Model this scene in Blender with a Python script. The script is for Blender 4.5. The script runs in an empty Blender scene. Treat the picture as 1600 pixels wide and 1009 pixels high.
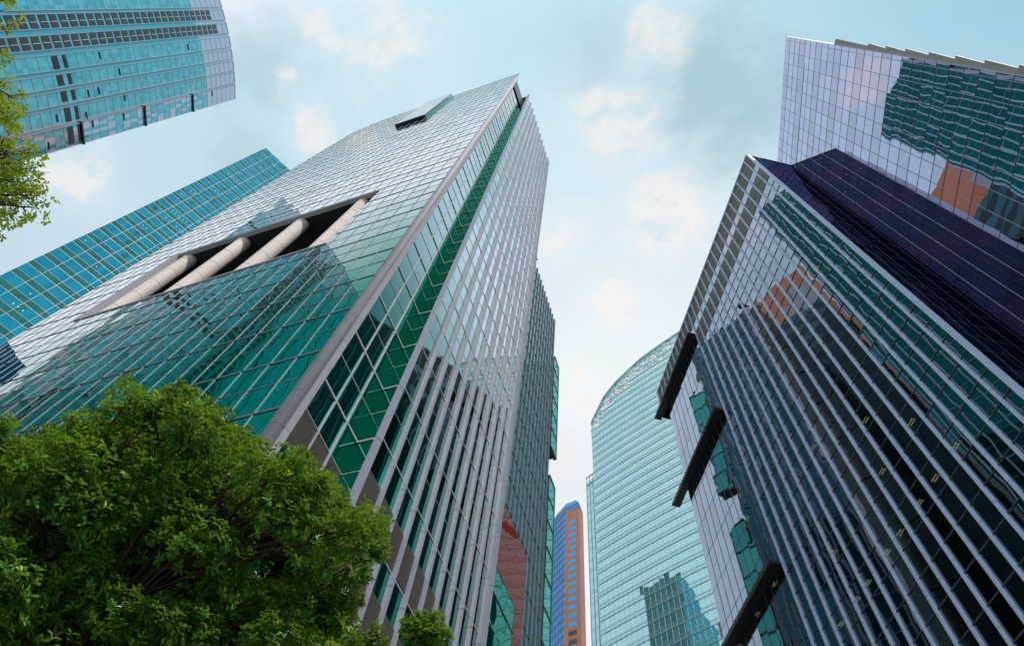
import bpy, math, random
from mathutils import Vector, Matrix
random.seed(11)
R_ = math.radians
scene = bpy.context.scene
col = scene.collection
CAMZ = 1.6

# ------------------------------------------------------------------ helpers
class MB:
    """collects faces, links them as ONE mesh object"""
    def __init__(s): s.v=[]; s.f=[]; s.r=[]; s.m=[]
    def quad(s,a,b,c,d,r=0.5,m=0):
        i=len(s.v); s.v+=[tuple(a),tuple(b),tuple(c),tuple(d)]; s.f.append((i,i+1,i+2,i+3)); s.r.append(r); s.m.append(m)
    def poly(s,pts,r=0.5,m=0):
        i=len(s.v); s.v+=[tuple(p) for p in pts]; s.f.append(tuple(range(i,i+len(pts)))); s.r.append(r); s.m.append(m)
    def hexa(s,p,r=0.5,m=0):
        # p: 4 bottom points then 4 top points, counter-clockwise from above
        i=len(s.v); s.v+=[tuple(q) for q in p]
        for f in ((3,2,1,0),(4,5,6,7),(0,1,5,4),(1,2,6,5),(2,3,7,6),(3,0,4,7)):
            s.f.append(tuple(i+k for k in f)); s.r.append(r); s.m.append(m)
    def tube(s,p0,p1,r0,r1,n=8,cap=True,r=0.5):
        p0=Vector(p0); p1=Vector(p1); ax=(p1-p0).normalized()
        u=ax.orthogonal().normalized(); w=ax.cross(u); i=len(s.v)
        for p,rad in ((p0,r0),(p1,r1)):
            for k in range(n):
                a=2*math.pi*k/n; s.v.append(tuple(p+u*math.cos(a)*rad+w*math.sin(a)*rad))
        for k in range(n):
            s.f.append((i+k,i+(k+1)%n,i+n+(k+1)%n,i+n+k)); s.r.append(r); s.m.append(0)
        if cap:
            s.f.append(tuple(i+k for k in range(n-1,-1,-1))); s.f.append(tuple(i+n+k for k in range(n))); s.r+=[r,r]; s.m+=[0,0]
    def build(s,name,mat,parent=None,smooth=False,label=None):
        me=bpy.data.meshes.new(name); me.from_pydata(s.v,[],s.f)
        mats=mat if isinstance(mat,(list,tuple)) else [mat]
        for m in mats: me.materials.append(m)
        at=me.attributes.new('rnd','FLOAT','FACE'); at.data.foreach_set('value',s.r)
        if len(mats)>1: me.polygons.foreach_set('material_index',s.m)
        if smooth: me.polygons.foreach_set('use_smooth',[True]*len(s.f))
        me.update()
        o=bpy.data.objects.new(name,me); col.objects.link(o)
        if parent: o.parent=parent; o.matrix_parent_inverse=root_inv(parent)
        if label: o['label']=label
        return o
def world_loc(o):
    v=Vector(o.location)
    return v if not o.parent else v
def root_inv(p):
    # parts are modelled in world coordinates; only top-level empties are moved off the origin
    while p.parent: return Matrix()
    return Matrix.Translation(-Vector(p.location))
def thing(name,label,cat,loc=(0,0,0),group=None):
    o=bpy.data.objects.new(name,None); col.objects.link(o); o.location=loc; o.empty_display_size=1
    o['label']=label; o['category']=cat
    if group: o['group']=group
    return o
def struct(name,mb,mat,kind='structure'):
    o=mb.build(name,mat); o['kind']=kind; return o

class Fr:
    """a facade: s metres along it, z metres above camera height, d metres out of it"""
    def __init__(s,o,t,n):
        s.o=Vector((o[0],o[1],CAMZ)); s.t=Vector((t[0],t[1],0)).normalized(); s.n=Vector((n[0],n[1],0)).normalized()
        s.flip = s.t.cross(Vector((0,0,1))).dot(s.n)<0
    def P(s,a,z,d=0): return s.o+s.t*a+s.n*d+Vector((0,0,z))
    def quad(s,mb,s0,s1,z0,z1,d=0,r=0.5,m=0,tilt=0.0):
        ta=random.gauss(0,tilt) if tilt else 0; tb=random.gauss(0,tilt) if tilt else 0
        sc=(s0+s1)/2; zc=(z0+z1)/2
        ta=max(-2*tilt,min(2*tilt,ta)); tb=max(-2*tilt,min(2*tilt,tb))
        pt=lambda a,z: s.P(a,z,d+ta*(a-sc)+tb*(z-zc))
        q=[pt(s0,z0),pt(s1,z0),pt(s1,z1),pt(s0,z1)]
        if s.flip: q.reverse()
        mb.quad(*q,r=r,m=m)
    def box(s,mb,s0,s1,z0,z1,d0,d1,r=0.5,m=0):
        a,b=(s0,s1) if not s.flip else (s1,s0)
        pts=[s.P(a,z0,d1),s.P(b,z0,d1),s.P(b,z0,d0),s.P(a,z0,d0)]
        pts+=[p+Vector((0,0,z1-z0)) for p in pts]
        mb.hexa(pts,r=r,m=m)
class Arc(Fr):
    """cylindrical facade: s is an arc angle in degrees, convex outwards"""
    def __init__(s,c,rad): s.c=Vector((c[0],c[1],CAMZ)); s.rad=rad; s.flip=False
    def P(s,a,z,d=0):
        a=R_(a); return s.c+Vector((math.cos(a)*(s.rad+d),math.sin(a)*(s.rad+d),z))
class Bow(Fr):
    """gently bowed facade (sagitta grows with distance from s0)"""
    def __init__(s,o,t,n,s0,k): Fr.__init__(s,o,t,n); s.s0=s0; s.k=k
    def P(s,a,z,d=0): return s.o+s.t*a+s.n*(d-(a-s.s0)**2*s.k)+Vector((0,0,z))

def minus(rects,holes):
    for h in holes:
        out=[]
        for (a,b,c,e) in rects:
            if b<=h[0] or a>=h[1] or e<=h[2] or c>=h[3]: out.append((a,b,c,e)); continue
            if a<h[0]: out.append((a,h[0],c,e)); a=h[0]
            if b>h[1]: out.append((h[1],b,c,e)); b=h[1]
            if c<h[2]: out.append((a,b,c,h[2]))
            if e>h[3]: out.append((a,b,h[3],e))
        rects=out
    return [r for r in rects if r[1]-r[0]>.02 and r[3]-r[2]>.02]

# ------------------------------------------------------------------ materials
def newmat(name):
    m=bpy.data.materials.new(name); m.use_nodes=True; nt=m.node_tree; nt.nodes.clear()
    out=nt.nodes.new('ShaderNodeOutputMaterial'); return m,nt,out
def nd(nt,t,**kw):
    n=nt.nodes.new(t)
    for k,v in kw.items(): setattr(n,k,v)
    return n
def mathn(nt,op,a,b=None,c=None,clamp=False):
    n=nt.nodes.new('ShaderNodeMath'); n.operation=op; n.use_clamp=clamp
    for i,x in enumerate((a,b,c)):
        if x is None: continue
        if hasattr(x,'is_output'): nt.links.new(x,n.inputs[i])
        else: n.inputs[i].default_value=x
    return n.outputs[0]
def mixc(nt,f,a,b,bt='MIX'):
    n=nt.nodes.new('ShaderNodeMix'); n.data_type='RGBA'; n.blend_type=bt
    for i,x in ((0,f),(6,a),(7,b)):
        if hasattr(x,'is_output'): nt.links.new(x,n.inputs[i])
        else: n.inputs[i].default_value=x if i==0 else (*x,1)
    return n.outputs[2]
def attr(nt,name='rnd'):
    a=nt.nodes.new('ShaderNodeAttribute'); a.attribute_name=name; return a.outputs['Fac']
def waves(nt,scale,dist,detail=1.0):
    tc=nd(nt,'ShaderNodeNewGeometry'); no=nd(nt,'ShaderNodeTexNoise'); no.inputs['Scale'].default_value=scale
    no.inputs['Detail'].default_value=detail; nt.links.new(tc.outputs['Position'],no.inputs['Vector'])
    b=nd(nt,'ShaderNodeBump'); b.inputs['Strength'].default_value=1; b.inputs['Distance'].default_value=dist
    nt.links.new(no.outputs['Fac'],b.inputs['Height']); return b.outputs['Normal']

def glass(name,body,body2,r0,r90,k=3,rmin=.5,rmax=1.0,wave=(.5,.01),rough=.0,through=None,wavedetail=1.0):
    """coated curtain-wall glass: a tinted body seen through it and a mirror coat that grows towards grazing view"""
    m,nt,out=newmat(name)
    lw=nd(nt,'ShaderNodeLayerWeight'); lw.inputs['Blend'].default_value=.5
    if isinstance(k,tuple):
        mr=nd(nt,'ShaderNodeMapRange',interpolation_type='SMOOTHSTEP'); nt.links.new(lw.outputs['Facing'],mr.inputs[0]); mr.inputs[1].default_value=k[0]; mr.inputs[2].default_value=k[1]; f=mr.outputs[0]
    else: f=mathn(nt,'POWER',lw.outputs['Facing'],k)
    rc=mixc(nt,f,r0,r90)
    # every pane is coated a little differently
    rc=mixc(nt,mathn(nt,'MULTIPLY',mathn(nt,'POWER',attr(nt),2.5),.12),rc,(.05,.10,.12))
    g=nd(nt,'ShaderNodeBsdfGlossy'); g.inputs['Roughness'].default_value=rough
    nt.links.new(rc,g.inputs['Color'])
    if wave: nt.links.new(waves(nt,wave[0],wave[1],wavedetail),g.inputs['Normal'])
    a=attr(nt)
    bc=mixc(nt,a,body,body2)
    if through:
        b=nd(nt,'ShaderNodeBsdfTransparent'); b.inputs['Color'].default_value=(*through,1)
    else:
        b=nd(nt,'ShaderNodeBsdfDiffuse'); nt.links.new(bc,b.inputs['Color'])
    mx=nd(nt,'ShaderNodeMixShader')
    nt.links.new(mathn(nt,'MULTIPLY_ADD',f,rmax-rmin,rmin,clamp=True),mx.inputs[0])
    nt.links.new(b.outputs[0],mx.inputs[1]); nt.links.new(g.outputs[0],mx.inputs[2]); nt.links.new(mx.outputs[0],out.inputs[0])
    return m
def plain(name,c,rough=.5,metal=0,spec=.5,var=.12,vscale=.8,joint=None,jdark=.45,streak=0):
    """opaque stuff with a mottled tone, optional panel joints every joint=(pitch,width,offset) metres of height"""
    m,nt,out=newmat(name); p=nd(nt,'ShaderNodeBsdfPrincipled')
    p.inputs['Roughness'].default_value=rough; p.inputs['Metallic'].default_value=metal; p.inputs['Specular IOR Level'].default_value=spec
    geo=nd(nt,'ShaderNodeNewGeometry'); no=nd(nt,'ShaderNodeTexNoise'); no.inputs['Scale'].default_value=vscale; no.inputs['Detail'].default_value=5
    nt.links.new(geo.outputs['Position'],no.inputs['Vector'])
    lo=tuple(x*(1-var*1.6) for x in c); hi=tuple(min(1,x*(1+var)) for x in c)
    cc=mixc(nt,no.outputs['Fac'],lo,hi)
    if streak:
        mp=nd(nt,'ShaderNodeMapping'); mp.inputs['Scale'].default_value=(3,3,.12); nt.links.new(geo.outputs['Position'],mp.inputs[0])
        n2=nd(nt,'ShaderNodeTexNoise'); n2.inputs['Scale'].default_value=1.5; n2.inputs['Detail'].default_value=3; nt.links.new(mp.outputs[0],n2.inputs['Vector'])
        s_=mathn(nt,'MULTIPLY',mathn(nt,'SUBTRACT',n2.outputs['Fac'],.5,clamp=True),streak*4,clamp=True)
        cc=mixc(nt,s_,cc,tuple(x*.45 for x in c))
    if joint:
        sx=nd(nt,'ShaderNodeSeparateXYZ'); nt.links.new(geo.outputs['Position'],sx.inputs[0])
        z=mathn(nt,'ADD',sx.outputs[2],1000-joint[2]); fr=mathn(nt,'MODULO',z,joint[0])
        j=mathn(nt,'LESS_THAN',fr,joint[1]); cc=mixc(nt,j,cc,tuple(x*jdark for x in c))
        # each panel its own slight tone
        fl=mathn(nt,'FLOOR',mathn(nt,'DIVIDE',z,joint[0])); oi=nd(nt,'ShaderNodeObjectInfo')
        wn=nd(nt,'ShaderNodeTexWhiteNoise',noise_dimensions='2D'); cx=nd(nt,'ShaderNodeCombineXYZ'); nt.links.new(fl,cx.inputs[0]); nt.links.new(oi.outputs['Random'],cx.inputs[1]); nt.links.new(cx.outputs[0],wn.inputs['Vector'])
        cc=mixc(nt,mathn(nt,'MULTIPLY',wn.outputs['Value'],.22),cc,tuple(x*.7 for x in c))
    nt.links.new(cc,p.inputs['Base Color']); nt.links.new(p.outputs[0],out.inputs[0]); return m
def emit(name,c,s):
    m,nt,out=newmat(name); e=nd(nt,'ShaderNodeEmission'); e.inputs[0].default_value=(*c,1); e.inputs[1].default_value=s
    nt.links.new(e.outputs[0],out.inputs[0]); return m
# ------------------------------------------------------------------ palette
M={}
M['glassA']=glass('green_mirror_glass',(.0,.026,.022),(.0,.085,.068),(.012,.33,.265),(.98,.99,1.0),k=(.70,.885),rmin=.78,wave=(.35,.012))
M['glassSlot']=glass('deep_green_glass',(.0,.05,.034),(.0,.085,.058),(.035,.33,.24),(.35,.72,.64),k=(.66,.98),rmin=.6,wave=(.3,.006))
M['glassB']=glass('green_tower_side_glass',(.001,.022,.02),(.002,.045,.04),(.03,.22,.19),(.95,.98,1.0),k=(.58,.80),rmin=.75,wave=(.35,.012))
M['glassR']=glass('dark_lilac_mirror_glass',(.01,.02,.03),(.01,.03,.04),(.04,.15,.20),(.96,.88,1),k=1.7,rmin=.86,wave=(.40,.009),through=(.22,.30,.34))
M['glassU']=glass('lilac_mirror_glass',(.01,.02,.03),(.01,.03,.04),(.20,.30,.47),(.94,.82,1),k=1.4,rmin=.9,wave=(.38,.008),through=(.2,.26,.34))
M['glassW']=glass('navy_mirror_glass',(.01,.01,.03),(.02,.01,.04),(.008,.014,.040),(.07,.09,.20),k=2,rmin=.7,wave=(.4,.004),through=(.08,.1,.2))
M['glassW2']=glass('purple_mirror_glass',(.01,.01,.03),(.02,.01,.04),(.016,.009,.040),(.12,.09,.21),k=2,rmin=.7,wave=(.4,.004),through=(.12,.08,.2))
M['glassT']=glass('turquoise_glass',(.03,.29,.37),(.11,.49,.58),(.36,.66,.77),(.7,.9,.95),k=3,rmin=.26,wave=(.5,.01))
M['glassTpale']=glass('pale_lilac_glass',(.30,.40,.50),(.46,.48,.62),(.62,.68,.8),(.9,.92,1),k=3,rmin=.35,wave=(.5,.01))
M['glassL']=glass('teal_curtain_glass',(.0,.18,.32),(.004,.27,.41),(.08,.42,.58),(.5,.8,.88),k=3,rmin=.16,rmax=.6,wave=(.3,.008))
M['glassLg']=glass('green_spandrel_glass',(.005,.11,.13),(.015,.16,.17),(.12,.36,.38),(.5,.8,.85),k=3,rmin=.14,rmax=.55,wave=(.3,.008))
M['glassC']=glass('mint_glass',(.04,.22,.21),(.20,.44,.42),(.54,.86,.88),(.85,.97,1),k=3,rmin=.74,wave=(.2,.012))
M['glassCs']=glass('pale_blue_spandrel_glass',(.14,.40,.42),(.20,.46,.48),(.50,.80,.86),(.8,.95,1),k=3,rmin=.62,wave=(.2,.01))
M['glassF']=glass('blue_glass',(.0,.16,.50),(.02,.28,.62),(.25,.5,.8),(.7,.85,1),k=3,rmin=.28,wave=(.5,.01))
M['glassK']=glass('link_green_glass',(.0,.06,.045),(.0,.10,.07),(.05,.34,.26),(.5,.8,.7),k=3,rmin=.55,wave=(.5,.03))
M['glass2']=glass('slate_blue_glass',(.006,.035,.045),(.012,.055,.065),(.05,.15,.18),(.7,.85,.92),k=2.5,rmin=.5,wave=(.5,.01))
M['glassBay']=glass('mint_bay_glass',(.02,.26,.23),(.06,.40,.35),(.2,.55,.5),(.7,.9,.9),k=3,rmin=.25,wave=(.4,.01))
M['alu']=plain('grey_aluminium',(.36,.38,.42),.4,.0,.5,.08)
M['aluA']=plain('slate_aluminium',(.20,.23,.26),.4,.0,.5,.08)
M['aluD']=plain('dark_aluminium',(.07,.085,.10),.4,0,.5,.08)
M['aluL']=plain('pale_aluminium',(.55,.58,.64),.4,0,.5,.06)
M['fin']=plain('lilac_grey_fin_metal',(.30,.32,.40),.38,0,.5,.08,joint=(3.95,.07,21.66+1.6),streak=.25)
M['fin2']=plain('slate_fin_metal',(.075,.105,.14),.42,0,.5,.08,joint=(3.95,.09,.6),streak=.2)
M['finR']=plain('blue_grey_fin_metal',(.60,.72,.95),.36,0,.5,.06,joint=(3.729,.05,.9),streak=.1)
M['stone']=plain('lilac_cladding_panel',(.33,.325,.375),.6,0,.3,.06,joint=(2.07,.035,.4),streak=.4)
M['column']=plain('warm_white_column_panel',(.62,.56,.54),.7,0,.2,.06,joint=(2.6,.08,.3),jdark=.35,streak=.35)
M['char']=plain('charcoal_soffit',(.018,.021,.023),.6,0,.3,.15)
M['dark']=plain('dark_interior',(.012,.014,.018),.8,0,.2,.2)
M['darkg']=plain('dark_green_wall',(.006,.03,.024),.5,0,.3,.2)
M['louvre']=plain('dark_taupe_louvre',(.032,.031,.028),.5,0,.3,.08)
M['louvreG']=plain('grey_louvre_blade',(.075,.072,.067),.5,0,.3,.08)
M['louvreR']=plain('taupe_louvre',(.19,.175,.155),.5,0,.3,.08)
M['aluT']=plain('dark_transom_metal',(.07,.085,.095),.4,0,.5,.08)
M['canopy']=plain('dark_bronze_canopy',(.030,.026,.026),.45,0,.4,.15)
M['brownfin']=plain('taupe_sunshade',(.33,.29,.28),.55,0,.3,.08)
M['red']=glass('red_reflection_panel',(.22,.035,.03),(.27,.05,.04),(.20,.10,.09),(.6,.5,.5),k=3,rmin=.12,wave=(.7,.01))  # reflection of a red building put into the panel colour
M['orange']=plain('orange_brown_stone',(.42,.15,.075),.6,0,.3,.10,joint=(3.6,.1,0),jdark=.6)
M['brick']=plain('salmon_brown_stone',(.36,.17,.125),.6,0,.3,.08,joint=(7.4,.16,0),jdark=.6)
M['greyp']=plain('grey_panel',(.25,.26,.30),.5)
M['blue']=plain('bright_blue_panel',(.02,.36,.90),.4)
M['body']=plain('plain_tower_wall',(.10,.16,.17),.6)
M['bodyd']=plain('dark_tower_wall',(.02,.04,.045),.6)
M['roof']=plain('roof_membrane',(.25,.25,.25),.8)
M['tube']=emit('fluorescent_tube',(1,.83,.32),5)
M['spot']=emit('downlight',(1,.93,.8),7)
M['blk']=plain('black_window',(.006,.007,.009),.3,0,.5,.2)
M['win_dark']=plain('dark_window_pane',(.028,.032,.036),.25,0,.6,.2)
M['win_blue']=glass('bright_blue_window',(.0,.26,.62),(.02,.38,.7),(.3,.55,.8),(.8,.9,1),k=3,rmin=.15,wave=None)

def box3(mb,x0,x1,y0,y1,z0,z1,r=.5):
    mb.hexa([(x0,y0,z0+CAMZ),(x1,y0,z0+CAMZ),(x1,y1,z0+CAMZ),(x0,y1,z0+CAMZ),(x0,y0,z1+CAMZ),(x1,y0,z1+CAMZ),(x1,y1,z1+CAMZ),(x0,y1,z1+CAMZ)],r)
GZ=-CAMZ
def frange(a,b,st):
    o=[]; 
    while a<b-1e-6: o.append(a); a+=st
    return o

# ------------------------------------------------------------------ main green tower
def main_tower():
    T=thing('office_tower','tall pale green glass tower with an open loggia of round columns and a finned side','tower',(-29,17,0))
    A=Fr((0,9),(1,0),(0,-1))
    floors=[GZ,2.05]+[18.62+4.142*k for k in range(-3,29)]+[137.6]
    xs=[-12.75-1.285*k for k in range(27)]+[-47.0]
    xs=sorted(xs)
    loggia=(-40.6,-19.65,41.4,55.25); bx=(-32.0,-26.9,109.6,136.9)
    holes=[loggia,bx]
    def left(z):
        return -47.0 if z<131 else -47.0+ (z-131)**1.6*.32
    for i in range(len(floors)-1):
        z0,z1=floors[i],floors[i+1]; zm=(z0+z1)/2
        cut=[h for h in holes if z0<h[3]-.05 and z1>h[2]+.05]
        key=lambda x: sum(1 for h in cut if x>(h[0]+h[1])/2) 
        G={}
        for a,b in zip(xs[:-1],xs[1:]):
            for c,e in ((z0,zm),(zm,z1)):
                la=max(a,left(e)); 
                if la>b-.1: continue
                for q in minus([(la,b,c,e)],holes):
                    A.quad(G.setdefault(key((q[0]+q[1])/2),(MB(),MB()))[0],*q,d=0,r=random.random(),tilt=.0028)
        for c,h,w in ((z0,.055,.03),(zm,.022,.015)):
            for q in minus([(max(-47,left(c)),-12.75,c-h,c+h)],holes):
                k=key((q[0]+q[1])/2)
                if k in G: A.box(G[k][1],q[0],q[1],q[2],q[3],-.05,w)
        for g,t in G.values():
            gb=g.build('glazing_band',M['glassA'],T)
            if t.f: t.build('transom',M['aluT'],gb)
    for x in xs:
        top=137.6 if x>-40 else 131+(max(0,(x+47))/.32)**(1/1.6)
        for q in minus([(x-.024,x+.024,GZ,min(top,137.6))],[(h[0]+.05,h[1]-.05,h[2],h[3]) for h in holes]):
            m=MB(); A.box(m,q[0],q[1],q[2],q[3],-.04,.03); m.build('mullion',M['aluA'],T)
    # loggia: a deep dark recess with round columns
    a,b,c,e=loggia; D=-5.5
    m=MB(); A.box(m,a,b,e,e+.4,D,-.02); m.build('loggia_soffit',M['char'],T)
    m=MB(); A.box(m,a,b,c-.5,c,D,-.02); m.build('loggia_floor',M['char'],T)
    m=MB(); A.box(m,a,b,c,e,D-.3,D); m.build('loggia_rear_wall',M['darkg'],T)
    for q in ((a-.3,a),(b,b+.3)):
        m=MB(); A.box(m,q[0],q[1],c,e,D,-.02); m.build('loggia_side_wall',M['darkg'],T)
    m=MB(); A.box(m,a-.02,a+.55,c,e,-.5,.10); m.build('loggia_jamb',M['stone'],T)
    m=MB(); A.box(m,a,b,e-.12,e+.03,-.3,.09); m.build('loggia_lintel_trim',M['alu'],T)
    m=MB(); A.box(m,a,b,c-.05,c+.08,-.3,.09); m.build('loggia_sill_trim',M['alu'],T)
    for x in (-21.45,-27.5,-33.5,-39.3):
        m=MB(); m.tube((x,9.73,c+CAMZ),(x,9.73,e+CAMZ),.60,.60,n=28,cap=False); m.build('column',M['column'],T,smooth=True)
    # glass box that juts out under the roof
    f=8.45
    m=MB(); A.quad(m,bx[0]-.1,bx[1]+.1,bx[2],bx[3],9-f,r=.9); bo=m.build('projecting_bay',M['glassTpale'],T)
    m=MB(); A.box(m,bx[0]-.1,bx[1]+.1,bx[2]-.25,bx[2],-.3,9-f-.01); m.build('bay_soffit',M['blk'],bo)
    m=MB()
    for s_ in ((bx[0]-.1,bx[0]),(bx[1],bx[1]+.1)): A.box(m,s_[0],s_[1],bx[2],bx[3],-.3,9-f-.01)
    m.build('bay_cheek',M['glassA'],bo)
    # corner pilaster, groove and flat strip
    m=MB(); m.tube((-12.58,9.09,0),(-12.58,9.09,126+CAMZ),.31,.31,n=24); m.build('corner_pilaster',M['stone'],T,smooth=True)
    m=MB(); box3(m,-12.75,-12.33,9.02,9.25,GZ,110); m.build('corner_groove',M['blk'],T)
    B1=Fr((-12.24,0),(0,1),(1,0))
    m=MB(); B1.box(m,9.10,9.36,GZ,111,-.3,.05); m.build('corner_strip',M['stone'],T)
    # recessed side bay and its return
    RT=Fr((0,12.37),(1,0),(0,-1))
    zs=[GZ,1.0]+[20.79+3.95*k for k in range(-4,23)]+[111.6]
    ys=[9.38,10.36,11.34,12.37]
    for i in range(len(zs)-1):
        z0,z1=zs[i],zs[i+1]; zm=(z0+z1)/2; g=MB(); t=MB()
        for a_,b_ in zip(ys[:-1],ys[1:]):
            for c_,e_ in ((z0,zm),(zm,z1)):
                if 16.7<c_<18 and e_<20: continue
                B1.quad(g,a_,b_,c_,e_,0,r=random.random(),tilt=.002,m=1 if a_>11.2 else 0)
        for c_,e_ in ((z0,zm),(zm,z1)): RT.quad(g,-12.24,-11.5,c_,e_,0,r=random.random(),tilt=.002,m=1)
        gb=g.build('recessed_glazing_band',[M['glassB'],M['glassSlot']],T)
        for c_,h,w in ((z0,.045,.05),(zm,.018,.025)):
            t=MB(); B1.box(t,9.36,12.36,c_-h,c_+h,-.05,w); RT.box(t,-12.24+w+.003,-11.5,c_-h,c_+h,-.05,w); t.build('transom',M['alu'],gb)
    for y in ys[1:3]:
        m=MB(); B1.box(m,y-.03,y+.03,GZ,111.6,-.05,.06 if y<11 else .09); m.build('recess_mullion',M['alu'],T)
    for a_,b_ in zip(ys[:-1],ys[1:]):
        m=MB(); B1.quad(m,a_+.03,b_-.03,16.84,18.79,-.05); lo=m.build('louvre_panel',M['louvre'],T)
        m=MB()
        for y in frange(a_+.07,b_-.04,.075): B1.box(m,y,y+.03,16.86,18.77,-.045,.02)
        m.build('louvre_blades',M['louvreG'],lo)
    # finned side
    B2=Fr((-11.62,0),(0,1),(1,0)); n=10
    fy=[13.98+1.175*k for k in range(10)]; edges=[12.40]+[y+.09 for y in fy]+[25.3]
    zb=[GZ]+[21.66+3.95*k for k in range(-5,27)]+[127.9]
    lrow=[(19.68,17.75),(16.2,14.3)]
    for i in range(len(zb)-1):
        z0,z1=zb[i],zb[i+1]; zm=(z0+z1)/2; g=MB(); t=MB()
        for j,(a_,b_) in enumerate(zip(edges[:-1],edges[1:])):
            for c_,e_ in ((z0,zm),(zm,z1)):
                B2.quad(g,a_,b_,c_,e_,0,r=random.random(),tilt=.003)
        for c_,h,w in ((z0,.03,.03),(zm,.012,.012)): B2.box(t,12.4,25.2,c_-h,c_+h,-.04,w)
        gb=g.build('side_glazing_band',M['glassB'],T); t.build('transom',M['alu'],gb)
    for j,y in enumerate(fy+[25.1]):
        m=MB(); B2.box(m,y-.02,y+.14,GZ,128.1,-.02,.20); m.build('fin',M['fin'],T)
    m=MB(); B2.box(m,12.39,12.58,GZ,128.4,-.05,.14); B2.box(m,12.60,12.80,GZ,128.4,-.05,.18); m.build('corner_fin',M['fin'],T)
    for j,(a_,b_) in enumerate(zip(edges[:7],edges[1:8])):
        for zt,zl in lrow[: (2 if j<6 else 1)]:
            m=MB(); B2.quad(m,a_+.10,b_-.10,zl,zt,.02); lo=m.build('side_louvre_panel',M['louvre'],T)
            m=MB()
            for y in frange(a_+.12,b_-.12,.07): B2.box(m,y,y+.03,zl+.03,zt-.03,.025,.06)
            m.build('louvre_blades',M['louvreG'],lo)
    m=MB(); B1.box(m,9.06,13.15,115.2,122,-.35,-.02); m.build('crown_beam',M['blk'],T)
    # the mass behind the glass
    m=MB(); box3(m,-46.9,-12.9,9.35,14.4,GZ,41); box3(m,-46.9,-12.9,9.35,14.4,56,109)
    box3(m,-46.9,-40.95,9.35,14.4,41,56); box3(m,-19.3,-12.9,9.35,14.4,41,56); box3(m,-46.5,-12.9,14.9,25.2,GZ,127); 
    box3(m,-46.5,-13.6,9.35,14.9,109,130)
    m.build('core_wall',M['bodyd'],T)
    m=MB(); box3(m,-47,-46.92,9.1,25.2,GZ,130); box3(m,-47,-12.2,25.22,25.4,GZ,127); m.build('rear_curtain_wall',M['glassB'],T)
    m=MB(); box3(m,-46.8,-11.9,12.6,25.2,127.02,127.5); m.build('roof',M['roof'],T)
main_tower()

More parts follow.
